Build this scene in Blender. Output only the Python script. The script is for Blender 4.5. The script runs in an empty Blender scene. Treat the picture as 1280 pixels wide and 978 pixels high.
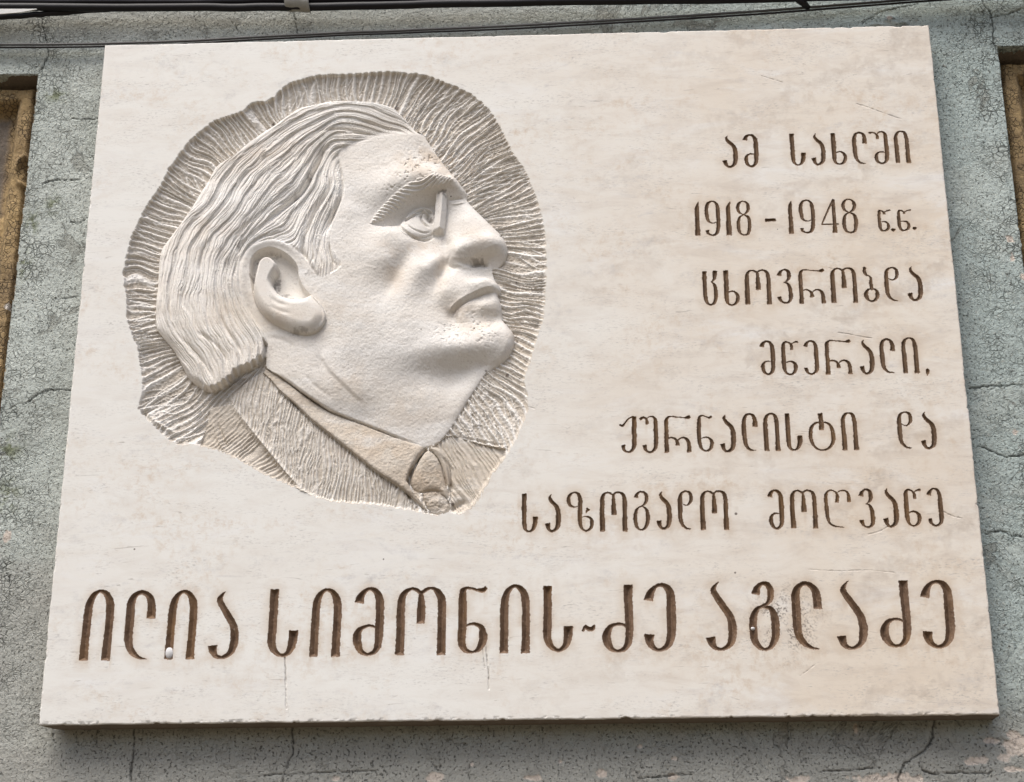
import bpy, math, random
import numpy as np
from mathutils import Vector

# ------------------------------------------------------------------ camera, world, sun, exposure
C = bpy.context.scene.collection
S = bpy.context.scene
F_PX, IMG_W, IMG_H = 2425.0, 1280.0, 978.0
PITCH, YAW, ROLL = 0.4103, -0.0423, -0.00083
CAM = np.array([0.09148, -2.22124, -1.02199])
SLAB_W, SLAB_H = 1.12, 0.94424           # metres; the slab's front face is the plane y = 0, its centre the origin

_cp, _sp = math.cos(PITCH), math.sin(PITCH)
_F = np.array([math.sin(YAW) * _cp, math.cos(YAW) * _cp, _sp])
_R0 = np.array([math.cos(YAW), -math.sin(YAW), 0.0])
_U0 = np.cross(_R0, _F)
_R = _R0 * math.cos(ROLL) + _U0 * math.sin(ROLL)
_U = -_R0 * math.sin(ROLL) + _U0 * math.cos(ROLL)

cam_data = bpy.data.cameras.new("camera")
cam = bpy.data.objects.new("camera", cam_data)
C.objects.link(cam)
from mathutils import Matrix
cam.matrix_world = Matrix(((_R[0], _U[0], -_F[0], CAM[0]), (_R[1], _U[1], -_F[1], CAM[1]),
                           (_R[2], _U[2], -_F[2], CAM[2]), (0, 0, 0, 1)))
cam_data.sensor_width = 36.0
cam_data.lens = 36.0 * F_PX / IMG_W
cam_data.clip_start, cam_data.clip_end = 0.05, 500.0
S.camera = cam

SUN_ELEV, SUN_AZ = math.radians(62), math.radians(-30)   # azimuth from the wall's normal, negative = from the left
SUN_DIR = Vector((math.sin(SUN_AZ) * math.cos(SUN_ELEV), -math.cos(SUN_AZ) * math.cos(SUN_ELEV), math.sin(SUN_ELEV)))
world = bpy.data.worlds.new("World")
S.world = world
world.use_nodes = True
wn = world.node_tree
wn.nodes.clear()
sky = wn.nodes.new("ShaderNodeTexSky")
sky.sky_type = 'NISHITA'
sky.sun_disc = False
sky.sun_elevation = SUN_ELEV
sky.sun_rotation = math.pi - SUN_AZ
sky.air_density, sky.dust_density, sky.ozone_density = 1.0, 5.0, 1.0
bgn = wn.nodes.new("ShaderNodeBackground")
bgn.inputs[1].default_value = 0.08
won = wn.nodes.new("ShaderNodeOutputWorld")
# light thrown back by the street: the half of the surroundings below the horizon
wtc = wn.nodes.new("ShaderNodeTexCoord"); wsp = wn.nodes.new("ShaderNodeSeparateXYZ")
wn.links.new(wtc.outputs["Generated"], wsp.inputs[0])
wmr = wn.nodes.new("ShaderNodeMapRange"); wmr.inputs[1].default_value = -0.06; wmr.inputs[2].default_value = 0.02
wn.links.new(wsp.outputs[2], wmr.inputs[0])
wmx = wn.nodes.new("ShaderNodeMix"); wmx.data_type = 'RGBA'
wmx.inputs[6].default_value = (1.5, 1.2, 0.86, 1)
wn.links.new(wmr.outputs[0], wmx.inputs[0]); wn.links.new(sky.outputs[0], wmx.inputs[7])
wn.links.new(wmx.outputs[2], bgn.inputs[0])
wn.links.new(bgn.outputs[0], won.inputs[0])

sun_data = bpy.data.lights.new("sun", 'SUN')
sun_data.energy = 1.35
sun_data.angle = math.radians(40)
sun_data.color = (1.0, 0.975, 0.935)
sun = bpy.data.objects.new("sun", sun_data)
sun.rotation_euler = SUN_DIR.to_track_quat('Z', 'Y').to_euler()
C.objects.link(sun)

S.view_settings.view_transform = 'Standard'
S.view_settings.look = 'None'
S.view_settings.exposure = 1.02
S.view_settings.gamma = 1.0

# ------------------------------------------------------------------ numeric helpers
rng = np.random.RandomState(11)
_T = rng.rand(512, 512).astype(np.float32)


def vnoise(x, y, seed=0):
    x = np.asarray(x, np.float32) + seed * 37.31
    y = np.asarray(y, np.float32) + seed * 91.73
    xi = np.floor(x).astype(np.int32); yi = np.floor(y).astype(np.int32)
    fx = x - xi; fy = y - yi
    fx = fx * fx * (3 - 2 * fx); fy = fy * fy * (3 - 2 * fy)
    x0 = xi & 511; x1 = (xi + 1) & 511; y0 = yi & 511; y1 = (yi + 1) & 511
    a = _T[y0, x0]; b = _T[y0, x1]; c = _T[y1, x0]; d = _T[y1, x1]
    return (a + (b - a) * fx) * (1 - fy) + (c + (d - c) * fx) * fy


def fbm(x, y, octv=4, seed=0, gain=0.5):
    s = 0.0; a = 1.0; t = 0.0
    for o in range(octv):
        s = s + a * vnoise(x * 2 ** o, y * 2 ** o, seed + o * 3); t += a; a *= gain
    return s / t


def sstep(a, b, x):
    t = np.clip((x - a) / (b - a), 0, 1)
    return t * t * (3 - 2 * t)


def uv(px, py, depth=0.0):
    """photograph pixel -> millimetres (right, down) on the plane `depth` mm behind the slab's face"""
    px = np.asarray(px, float); py = np.asarray(py, float)
    dx = (px - IMG_W / 2) / F_PX; dy = -(py - IMG_H / 2) / F_PX
    d = _F[None] + np.atleast_1d(dx)[:, None] * _R[None] + np.atleast_1d(dy)[:, None] * _U[None]
    t = (depth * 0.001 - CAM[1]) / d[:, 1]
    p = CAM[None] + d * t[:, None]
    return p[:, 0] * 1000, -p[:, 2] * 1000


def ph(u, v):
    """mm on the slab's face -> photograph pixel"""
    X = np.stack([np.asarray(u, float) * 0.001, np.zeros(np.shape(u)), -np.asarray(v, float) * 0.001], -1) - CAM
    z = X @ _F
    return IMG_W / 2 + F_PX * (X @ _R) / z, IMG_H / 2 - F_PX * (X @ _U) / z


def P(pts, depth=0.0):
    """list of (px, py, extra...) -> array of (u, v, extra...)"""
    a = np.array(pts, float)
    u, v = uv(a[:, 0], a[:, 1], depth)
    return np.column_stack([u, v, a[:, 2:]]) if a.shape[1] > 2 else np.column_stack([u, v])


def smooth(pts, n=6, closed=False):
    """centripetal-ish Catmull-Rom through the points (any number of columns)"""
    p = np.asarray(pts, float)
    if len(p) < 3:
        t = np.linspace(0, 1, n + 1)[:, None]
        return p[0] + (p[-1] - p[0]) * t
    q = np.vstack([p[-1], p, p[0], p[1]]) if closed else np.vstack([2 * p[0] - p[1], p, 2 * p[-1] - p[-2]])
    out = []
    m = len(p) if closed else len(p) - 1
    t = (np.arange(n) / n)[:, None]
    for i in range(m):
        a, b, c, d = q[i], q[i + 1], q[i + 2], q[i + 3]
        l1 = max(np.hypot(*(b - a)[:2]), 1e-6); l2 = max(np.hypot(*(c - b)[:2]), 1e-6); l3 = max(np.hypot(*(d - c)[:2]), 1e-6)
        mb = (c - a) * min(1.0, 2 * l2 / (l1 + l2)) * 0.5 * min(1, 1.0)
        mc = (d - b) * min(1.0, 2 * l2 / (l3 + l2)) * 0.5
        out.append((2 * t**3 - 3 * t**2 + 1) * b + (t**3 - 2 * t**2 + t) * mb + (-2 * t**3 + 3 * t**2) * c + (t**3 - t**2) * mc)
    if not closed:
        out.append(p[-1:])
    return np.vstack(out)


class Grid:
    """regular window of sample points: x (columns), y (rows), in mm"""
    def __init__(s, xs, ys):
        s.xs = np.asarray(xs, np.float32); s.ys = np.asarray(ys, np.float32)
        s.X, s.Y = np.meshgrid(s.xs, s.ys)
        s.p = float(s.xs[1] - s.xs[0])

    def win(s, x0, x1, y0, y1):
        i0 = max(0, int(np.searchsorted(s.xs, x0))); i1 = min(len(s.xs), int(np.searchsorted(s.xs, x1)) + 1)
        j0 = max(0, int(np.searchsorted(s.ys, y0))); j1 = min(len(s.ys), int(np.searchsorted(s.ys, y1)) + 1)
        return slice(j0, j1), slice(i0, i1)

    def dist(s, poly, R, closed=False, signed=False):
        """distance (mm, capped at R) to a polyline of (x, y[, half width]); signed: left side of travel positive"""
        p = np.asarray(poly, float)
        if closed:
            p = np.vstack([p, p[:1]])
        D = np.full(s.X.shape, R, np.float32)
        SG = np.ones(s.X.shape, np.float32) if signed else None
        TT = np.zeros(s.X.shape, np.float32) if signed else None; k = -1
        w = p.shape[1] > 2
        for a, b in zip(p[:-1], p[1:]):
            k += 1
            rr = R + (max(a[2], b[2]) if w else 0)
            sl = s.win(min(a[0], b[0]) - rr, max(a[0], b[0]) + rr, min(a[1], b[1]) - rr, max(a[1], b[1]) + rr)
            x = s.X[sl]; y = s.Y[sl]
            if x.size == 0:
                continue
            ex, ey = b[0] - a[0], b[1] - a[1]
            L = ex * ex + ey * ey + 1e-12
            t = np.clip(((x - a[0]) * ex + (y - a[1]) * ey) / L, 0, 1)
            d = np.hypot(x - a[0] - t * ex, y - a[1] - t * ey)
            if w:
                d = d - (a[2] + (b[2] - a[2]) * t)
            m = d < D[sl]
            D[sl] = np.where(m, d, D[sl])
            if signed:
                c = np.where((x - a[0]) * ey - (y - a[1]) * ex > 0, 1.0, -1.0)
                SG[sl] = np.where(m, c, SG[sl])
                TT[sl] = np.where(m, (k + t) / (len(p) - 1), TT[sl])
        return (D, SG, TT) if signed else D

    def brush(s, poly, sigma):
        """largest value of scale * exp(-(d / sigma)^2) over a polyline of (x, y, scale)"""
        p = np.asarray(poly, float)
        out = np.zeros(s.X.shape, np.float32)
        R = 3 * sigma
        for a, b in zip(p[:-1], p[1:]):
            sl = s.win(min(a[0], b[0]) - R, max(a[0], b[0]) + R, min(a[1], b[1]) - R, max(a[1], b[1]) + R)
            x = s.X[sl]; y = s.Y[sl]
            if x.size == 0:
                continue
            ex, ey = b[0] - a[0], b[1] - a[1]
            t = np.clip(((x - a[0]) * ex + (y - a[1]) * ey) / (ex * ex + ey * ey + 1e-12), 0, 1)
            d2 = (x - a[0] - t * ex) ** 2 + (y - a[1] - t * ey) ** 2
            out[sl] = np.maximum(out[sl], (a[2] + (b[2] - a[2]) * t) * np.exp(-d2 / sigma ** 2))
        return out

    def inside(s, poly):
        p = np.asarray(poly, float)
        M = np.zeros(s.X.shape, bool)
        for a, b in zip(p, np.roll(p, -1, 0)):
            if a[1] == b[1]:
                continue
            y0, y1 = min(a[1], b[1]), max(a[1], b[1])
            j0 = int(np.searchsorted(s.ys, y0)); j1 = int(np.searchsorted(s.ys, y1))
            if j1 <= j0:
                continue
            yy = s.ys[j0:j1]
            xc = a[0] + (yy - a[1]) * (b[0] - a[0]) / (b[1] - a[1])
            M[j0:j1] ^= s.xs[None, :] < xc[:, None]
        return M

    def sdf(s, poly, R):
        d = s.dist(poly, R, closed=True)
        return np.where(s.inside(poly), d, -d)

    def rbf(s, pts, step=5.0, lin=True):
        """thin-plate interpolation of (x, y, value) evaluated on a coarse grid, then bilinear"""
        p = np.asarray(pts, float)
        n = len(p); sc = 100.0
        a = p[:, :2] / sc

        def ker(r2):
            return 0.5 * r2 * np.log(r2 + 1e-9)
        K = ker(((a[:, None] - a[None]) ** 2).sum(-1)) + np.eye(n) * 1e-4
        Q = np.column_stack([np.ones(n), a])
        A = np.block([[K, Q], [Q.T, np.zeros((3, 3))]])
        sol = np.linalg.solve(A, np.concatenate([p[:, 2], np.zeros(3)]))
        cx = np.arange(s.xs[0], s.xs[-1] + step, step); cy = np.arange(s.ys[0], s.ys[-1] + step, step)
        gx, gy = np.meshgrid(cx / sc, cy / sc)
        Z = sol[n] + sol[n + 1] * gx + sol[n + 2] * gy
        for k in range(n):
            Z = Z + sol[k] * ker((gx - a[k, 0]) ** 2 + (gy - a[k, 1]) ** 2)
        fx = (s.xs - cx[0]) / step; fy = (s.ys - cy[0]) / step
        i = np.clip(np.floor(fx).astype(int), 0, len(cx) - 2); j = np.clip(np.floor(fy).astype(int), 0, len(cy) - 2)
        fx = fx - i; fy = fy - j
        # cubic (Catmull-Rom) lookup keeps the slopes smooth
        def cub(arr, idx, f, axis):
            out = 0
            w = (-0.5 * f + f**2 - 0.5 * f**3, 1 - 2.5 * f**2 + 1.5 * f**3, 0.5 * f + 2 * f**2 - 1.5 * f**3, -0.5 * f**2 + 0.5 * f**3)
            m = arr.shape[axis]
            for o in range(4):
                v = np.take(arr, np.clip(idx - 1 + o, 0, m - 1), axis=axis)
                out = out + v * (w[o][None, :] if axis == 1 else w[o][:, None])
            return out
        return cub(cub(Z, i, fx, 1), j, fy, 0).astype(np.float32)


# ------------------------------------------------------------------ materials
def new_mat(name):
    m = bpy.data.materials.new(name); m.use_nodes = True
    nt = m.node_tree
    bs = nt.nodes["Principled BSDF"]
    return m, nt, bs


def nd(nt, t, **kw):
    n = nt.nodes.new(t)
    for k, v in kw.items():
        setattr(n, k, v)
    return n


def tex_noise(nt, vec, scale, detail=6, rough=0.6, dist=0.0):
    n = nd(nt, "ShaderNodeTexNoise")
    n.inputs["Scale"].default_value = scale; n.inputs["Detail"].default_value = detail
    n.inputs["Roughness"].default_value = rough; n.inputs["Distortion"].default_value = dist
    nt.links.new(vec, n.inputs["Vector"])
    return n.outputs["Fac"]


def ramp(nt, fac, stops, interp='LINEAR'):
    r = nd(nt, "ShaderNodeValToRGB")
    r.color_ramp.interpolation = interp
    e = r.color_ramp.elements
    while len(e) < len(stops):
        e.new(0.5)
    for k, (pos, col) in enumerate(stops):
        e[k].position = pos
        e[k].color = (col, col, col, 1) if not hasattr(col, "__len__") else (*col, 1)
    nt.links.new(fac, r.inputs[0])
    return r.outputs[0]


def mixc(nt, fac, a, b, mode='MIX'):
    m = nd(nt, "ShaderNodeMix", data_type='RGBA', blend_type=mode)
    for sock, val in ((m.inputs[0], fac), (m.inputs[6], a), (m.inputs[7], b)):
        if hasattr(val, "is_output"):
            nt.links.new(val, sock)
        elif hasattr(val, "__len__"):
            sock.default_value = (*val, 1)
        else:
            sock.default_value = val
    return m.outputs[2]


def math_n(nt, op, a, b=None):
    m = nd(nt, "ShaderNodeMath", operation=op)
    for k, v in enumerate((a, b)):
        if v is None:
            continue
        if hasattr(v, "is_output"):
            nt.links.new(v, m.inputs[k])
        else:
            m.inputs[k].default_value = v
    return m.outputs[0]


def bump(nt, bs, h, strength, dist):
    b = nd(nt, "ShaderNodeBump")
    b.inputs["Strength"].default_value = strength; b.inputs["Distance"].default_value = dist
    nt.links.new(h, b.inputs["Height"]); nt.links.new(b.outputs[0], bs.inputs["Normal"])


def coords(nt, scale=(1, 1, 1), rot=(0, 0, 0)):
    g = nd(nt, "ShaderNodeTexCoord")
    m = nd(nt, "ShaderNodeMapping")
    m.inputs["Scale"].default_value = scale; m.inputs["Rotation"].default_value = rot
    nt.links.new(g.outputs["Object"], m.inputs[0])
    return m.outputs[0]


def attr(nt, name):
    a = nd(nt, "ShaderNodeAttribute"); a.attribute_name = name
    return a.outputs["Fac"]


WHITE = (0.785, 0.78, 0.742)
BEIGE = (0.60, 0.51, 0.42)


def marble(name, base, dirt, dirt_amount, rough, fine, pits=True, veins=True):
    m, nt, bs = new_mat(name)
    v = coords(nt)
    vs = coords(nt, (1.0, 1.0, 3.2), (0, math.radians(-8), 0))      # bedding runs nearly level
    big = tex_noise(nt, vs, 2.6, 5, 0.62, 0.4)
    col = mixc(nt, math_n(nt, 'MULTIPLY', ramp(nt, big, [(0.36, 0.0), (0.66, 1.0)]), dirt_amount), base, dirt) if not veins else base
    # the right hand side of the stone is a warmer bed than the left
    sep = nd(nt, "ShaderNodeSeparateXYZ"); nt.links.new(v, sep.inputs[0])
    side = ramp(nt, math_n(nt, 'ADD', sep.outputs[0], 0.5), [(0.38, 0.0), (0.95, 1.0)])
    low = ramp(nt, math_n(nt, 'MULTIPLY', sep.outputs[2], -1.0), [(0.20, 0.0), (0.46, 1.0)])
    warm = math_n(nt, 'MAXIMUM', side, low)
    if veins:
        col = mixc(nt, math_n(nt, 'MULTIPLY', ramp(nt, big, [(0.36, 0.0), (0.66, 1.0)]), math_n(nt, 'ADD', 0.16, math_n(nt, 'MULTIPLY', warm, 0.45))), base, dirt)
    cloud = ramp(nt, tex_noise(nt, v, 4.5, 6, 0.66, 0.5), [(0.36, 0.25), (0.62, 1.0)])
    col = mixc(nt, math_n(nt, 'MULTIPLY', math_n(nt, 'MULTIPLY', warm, cloud), 0.72), col, (0.70, 0.605, 0.485))
    cool = ramp(nt, tex_noise(nt, vs, 5.5, 6, 0.66, 0.8), [(0.54, 0.0), (0.70, 1.0)])
    col = mixc(nt, math_n(nt, 'MULTIPLY', cool, 0.6), col, (0.785, 0.788, 0.775))
    mott = tex_noise(nt, vs, 16.0, 8, 0.68, 0.6)
    col = mixc(nt, math_n(nt, 'MULTIPLY', ramp(nt, mott, [(0.47, 0.0), (0.70, 1.0)]), math_n(nt, 'ADD', 0.22, math_n(nt, 'MULTIPLY', warm, 0.34))), col, (0.53, 0.455, 0.38))
    if veins:
        vein = tex_noise(nt, vs, 7.0, 9, 0.72, 1.4)
        vm = ramp(nt, vein, [(0.53, 0.0), (0.66, 1.0)])
        patch = ramp(nt, tex_noise(nt, v, 60.0, 6, 0.75), [(0.45, 0.0), (0.75, 1.0)])
        col = mixc(nt, math_n(nt, 'MULTIPLY', math_n(nt, 'MULTIPLY', vm, patch), 0.75), col, (0.40, 0.39, 0.40))
        clus = ramp(nt, tex_noise(nt, vs, 9.0, 6, 0.7, 0.8), [(0.46, 0.0), (0.66, 1.0)])
        fl = ramp(nt, tex_noise(nt, vs, 150.0, 5, 0.75), [(0.52, 0.0), (0.64, 1.0)])
        col = mixc(nt, math_n(nt, 'MULTIPLY', math_n(nt, 'MULTIPLY', clus, fl), 0.8), col, (0.37, 0.35, 0.33))
        clus2 = ramp(nt, tex_noise(nt, coords(nt, (1.0, 1.0, 2.0), (0, 0.3, 0)), 6.0, 6, 0.7, 0.8), [(0.47, 0.0), (0.64, 1.0)])
        fl2 = ramp(nt, tex_noise(nt, v, 75.0, 6, 0.75), [(0.48, 0.0), (0.66, 1.0)])
        col = mixc(nt, math_n(nt, 'MULTIPLY', math_n(nt, 'MULTIPLY', clus2, fl2), 0.62), col, (0.55, 0.43, 0.31))
        dv = nd(nt, "ShaderNodeTexWave", wave_type='BANDS', bands_direction='Z')
        dv.inputs["Scale"].default_value = 2.1; dv.inputs["Distortion"].default_value = 9.0
        dv.inputs["Detail"].default_value = 6.0; dv.inputs["Detail Scale"].default_value = 1.6; dv.inputs["Detail Roughness"].default_value = 0.72
        nt.links.new(coords(nt, (1, 1, 1), (0, math.radians(24), 0)), dv.inputs["Vector"])
        dm = ramp(nt, dv.outputs["Fac"], [(0.0, 1.0), (0.10, 0.0)])
        dm = math_n(nt, 'MULTIPLY', dm, ramp(nt, tex_noise(nt, v, 28.0, 5, 0.7), [(0.42, 0.0), (0.66, 1.0)]))
        col = mixc(nt, math_n(nt, 'MULTIPLY', math_n(nt, 'MULTIPLY', dm, math_n(nt, 'ADD', 0.15, math_n(nt, 'MULTIPLY', warm, 0.85))), 0.55), col, (0.45, 0.385, 0.32))
        # thin scratches and hairlines along the bedding
        hl = tex_noise(nt, coords(nt, (1, 1, 9), (0, math.radians(-14), 0)), 22.0, 4, 0.7, 0.8)
        hm = ramp(nt, hl, [(0.655, 0.0), (0.70, 1.0)])
        col = mixc(nt, math_n(nt, 'MULTIPLY', hm, 0.55), col, (0.36, 0.32, 0.28))
    if pits:
        vo = nd(nt, "ShaderNodeTexVoronoi"); vo.inputs["Scale"].default_value = 26.0
        nt.links.new(v, vo.inputs["Vector"])
        sepc = nd(nt, "ShaderNodeSeparateColor"); nt.links.new(vo.outputs["Color"], sepc.inputs[0])
        dot = math_n(nt, 'LESS_THAN', vo.outputs["Distance"], math_n(nt, 'MULTIPLY', math_n(nt, 'MAXIMUM', math_n(nt, 'SUBTRACT', sepc.outputs[0], 0.66), 0.0), 0.15))
        col = mixc(nt, math_n(nt, 'MULTIPLY', dot, 0.85), col, (0.10, 0.075, 0.06))
    if not veins:
        gr2 = ramp(nt, tex_noise(nt, v, 420.0, 3, 0.6), [(0.56, 0.0), (0.68, 1.0)])
        gr3 = ramp(nt, tex_noise(nt, v, 45.0, 4, 0.6), [(0.35, 0.15), (0.7, 1.0)])
        col = mixc(nt, math_n(nt, 'MULTIPLY', math_n(nt, 'MULTIPLY', gr2, gr3), 0.5), col, (0.30, 0.26, 0.215))
    st = attr(nt, "stain_tint")
    col = mixc(nt, math_n(nt, 'MULTIPLY', st, 0.75), col, (0.52, 0.40, 0.28))
    col = mixc(nt, math_n(nt, 'MULTIPLY', attr(nt, "bruise"), 0.85), col, (0.82, 0.80, 0.765))     # stone stunned white by the point
    gr = attr(nt, "grime_tint")
    col = mixc(nt, gr, col, (0.16, 0.13, 0.11))
    nt.links.new(col, bs.inputs["Base Color"])
    bs.inputs["Roughness"].default_value = rough
    bs.inputs["Specular IOR Level"].default_value = 0.25
    fn = tex_noise(nt, v, 260.0, 5, 0.7)
    bump(nt, bs, fn, fine, 0.0012)
    return m


M_SLAB = marble("polished_marble", WHITE, (0.64, 0.55, 0.45), 0.5, 0.5, 0.10)
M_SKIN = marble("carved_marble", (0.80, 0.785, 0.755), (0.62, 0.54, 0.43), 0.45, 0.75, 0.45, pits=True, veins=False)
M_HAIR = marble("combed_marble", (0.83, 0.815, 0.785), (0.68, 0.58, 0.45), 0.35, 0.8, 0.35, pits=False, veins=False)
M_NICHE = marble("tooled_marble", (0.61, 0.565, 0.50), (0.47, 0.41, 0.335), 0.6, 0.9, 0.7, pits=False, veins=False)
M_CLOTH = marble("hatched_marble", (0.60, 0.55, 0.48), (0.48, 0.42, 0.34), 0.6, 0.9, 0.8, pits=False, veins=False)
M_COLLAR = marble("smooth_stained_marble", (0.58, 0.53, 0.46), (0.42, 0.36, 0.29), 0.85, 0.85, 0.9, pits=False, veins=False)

def letter_paint(name, dark, light, rust):
    m, nt, bs = new_mat(name)
    v = coords(nt)
    c1 = tex_noise(nt, v, 90.0, 6, 0.7)
    col = mixc(nt, ramp(nt, c1, [(0.35, 0.0), (0.7, 1.0)]), dark, light)
    c2 = tex_noise(nt, v, 14.0, 4, 0.6)
    col = mixc(nt, ramp(nt, c2, [(0.52, 0.0), (0.75, 0.7)]), col, rust)
    chip = ramp(nt, tex_noise(nt, v, 300.0, 4, 0.65), [(0.64, 0.0), (0.70, 1.0)])       # paint gone, stone showing
    col = mixc(nt, math_n(nt, 'MULTIPLY', chip, 0.6), col, (0.48, 0.40, 0.32))
    nt.links.new(col, bs.inputs["Base Color"])
    bs.inputs["Roughness"].default_value = 0.62
    bs.inputs["Specular IOR Level"].default_value = 0.35
    bump(nt, bs, tex_noise(nt, v, 420.0, 4, 0.7), 0.5, 0.001)
    return m


M_LETTER = letter_paint("faded_bronze_paint", (0.11, 0.065, 0.037), (0.215, 0.138, 0.088), (0.22, 0.125, 0.05))
M_LETTER_SMALL = letter_paint("dark_bronze_paint", (0.080, 0.045, 0.022), (0.165, 0.102, 0.056), (0.20, 0.11, 0.04))

M_EDGE, nt, bs = new_mat("sawn_stone_edge")
v = coords(nt)
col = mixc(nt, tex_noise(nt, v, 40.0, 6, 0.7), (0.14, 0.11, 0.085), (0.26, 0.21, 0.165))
nt.links.new(col, bs.inputs["Base Color"]); bs.inputs["Roughness"].default_value = 0.9
bump(nt, bs, tex_noise(nt, v, 220.0, 5, 0.7), 0.8, 0.002)

# old distemper on render, crazed
M_WALL, nt, bs = new_mat("crazed_green_paint")
v = coords(nt)
n_big = tex_noise(nt, v, 3.2, 6, 0.62, 0.3)
n_mid = tex_noise(nt, v, 18.0, 7, 0.68, 0.3)
col = mixc(nt, ramp(nt, n_big, [(0.32, 0.0), (0.68, 1.0)]), (0.43, 0.475, 0.44), (0.62, 0.665, 0.62))
sep = nd(nt, "ShaderNodeSeparateXYZ"); nt.links.new(v, sep.inputs[0])
rightside = ramp(nt, math_n(nt, 'ADD', sep.outputs[0], 0.5), [(0.2, 0.0), (1.0, 1.0)])
col = mixc(nt, math_n(nt, 'MULTIPLY', rightside, 0.55), col, (0.38, 0.475, 0.47))
col = mixc(nt, math_n(nt, 'MULTIPLY', ramp(nt, n_mid, [(0.5, 0.0), (0.78, 1.0)]), 0.55), col, (0.21, 0.205, 0.18))
lay1 = ramp(nt, tex_noise(nt, v, 7.0, 9, 0.66, 0.6), [(0.535, 0.0), (0.555, 1.0)])
col = mixc(nt, math_n(nt, 'MULTIPLY', lay1, 0.34), col, (0.55, 0.60, 0.56))
lay2 = ramp(nt, tex_noise(nt, v, 11.0, 9, 0.68, 0.8), [(0.60, 0.0), (0.62, 1.0)])
col = mixc(nt, math_n(nt, 'MULTIPLY', lay2, 0.5), col, (0.27, 0.27, 0.235))
grey = attr(nt, "weather")          # rain splashed, sooty band below and above the slab
col = mixc(nt, math_n(nt, 'MULTIPLY', grey, 0.85), col, mixc(nt, tex_noise(nt, v, 30.0, 6, 0.7), (0.27, 0.265, 0.24), (0.46, 0.445, 0.405)))
warp = nd(nt, "ShaderNodeVectorMath", operation='ADD')
wn1 = nd(nt, "ShaderNodeTexNoise"); wn1.inputs["Scale"].default_value = 45.0; wn1.inputs["Detail"].default_value = 3
nt.links.new(v, wn1.inputs["Vector"])
wsc = nd(nt, "ShaderNodeVectorMath", operation='SCALE'); wsc.inputs[3].default_value = 0.012
nt.links.new(wn1.outputs["Color"], wsc.inputs[0]); nt.links.new(v, warp.inputs[0]); nt.links.new(wsc.outputs[0], warp.inputs[1])
craz = attr(nt, "crazing")
lines = None
for sc, wd, am in ((120.0, 0.085, 1.0), (62.0, 0.045, 1.0)):
    vo = nd(nt, "ShaderNodeTexVoronoi", feature='DISTANCE_TO_EDGE'); vo.inputs["Scale"].default_value = sc
    nt.links.new(warp.outputs[0], vo.inputs["Vector"])
    e = ramp(nt, vo.outputs["Distance"], [(0.0, am), (wd, 0.0)])
    lines = e if lines is None else math_n(nt, 'MAXIMUM', lines, e)
breakup = ramp(nt, tex_noise(nt, v, 34.0, 4, 0.6), [(0.40, 0.0), (0.58, 1.0)])
lines = math_n(nt, 'MULTIPLY', math_n(nt, 'MULTIPLY', lines, breakup), craz)
col = mixc(nt, math_n(nt, 'MULTIPLY', lines, 0.75), col, (0.075, 0.085, 0.075))
speck = ramp(nt, tex_noise(nt, v, 330.0, 4, 0.65), [(0.585, 0.0), (0.64, 1.0)])
col = mixc(nt, math_n(nt, 'MULTIPLY', speck, 0.72), col, (0.10, 0.105, 0.09))
spl = ramp(nt, tex_noise(nt, v, 150.0, 3, 0.6), [(0.61, 0.0), (0.68, 1.0)])
col = mixc(nt, math_n(nt, 'MULTIPLY', spl, 0.45), col, (0.50, 0.50, 0.45))
moss = attr(nt, "moss")
col = mixc(nt, math_n(nt, 'MULTIPLY', moss, 0.8), col, (0.13, 0.15, 0.06))
loss = attr(nt, "loss")
col = mixc(nt, loss, col, mixc(nt, tex_noise(nt, v, 70.0, 4, 0.6), (0.62, 0.53, 0.45), (0.72, 0.66, 0.59)))
crk = attr(nt, "crack")
col = mixc(nt, crk, col, (0.03, 0.028, 0.024))
nt.links.new(col, bs.inputs["Base Color"]); bs.inputs["Roughness"].default_value = 0.85
bs.inputs["Specular IOR Level"].default_value = 0.2
hgt = math_n(nt, 'SUBTRACT', math_n(nt, 'MULTIPLY', tex_noise(nt, v, 170.0, 6, 0.7), 1.0), math_n(nt, 'MULTIPLY', lines, 0.55))
hgt = math_n(nt, 'SUBTRACT', hgt, math_n(nt, 'MULTIPLY', speck, 0.5))
hgt = math_n(nt, 'SUBTRACT', math_n(nt, 'ADD', hgt, math_n(nt, 'MULTIPLY', lay1, 0.25)), math_n(nt, 'MULTIPLY', lay2, 0.45))
bump(nt, bs, hgt, 1.0, 0.0035)

M_OCHRE, nt, bs = new_mat("crumbling_ochre_plaster")
v = coords(nt)
col = mixc(nt, ramp(nt, tex_noise(nt, v, 9.0, 7, 0.7, 0.5), [(0.34, 0.0), (0.66, 1.0)]), (0.23, 0.165, 0.095), (0.60, 0.43, 0.21))
vo = nd(nt, "ShaderNodeTexVoronoi", feature='DISTANCE_TO_EDGE'); vo.inputs["Scale"].default_value = 150.0
nt.links.new(v, vo.inputs["Vector"])
e = math_n(nt, 'MULTIPLY', ramp(nt, vo.outputs["Distance"], [(0.0, 1.0), (0.09, 0.0)]), ramp(nt, tex_noise(nt, v, 40.0, 3, 0.6), [(0.42, 0.0), (0.55, 1.0)]))
inner_and_shade = attr(nt, "inner_and_shade")
e = math_n(nt, 'MULTIPLY', e, math_n(nt, 'SUBTRACT', 1.0, inner_and_shade))
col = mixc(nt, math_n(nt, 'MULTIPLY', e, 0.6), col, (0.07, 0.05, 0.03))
col = mixc(nt, inner_and_shade, col, mixc(nt, tex_noise(nt, v, 25.0, 6, 0.7), (0.13, 0.11, 0.09), (0.30, 0.25, 0.20)))
col = mixc(nt, attr(nt, "loss"), col, (0.70, 0.66, 0.60))
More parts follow.
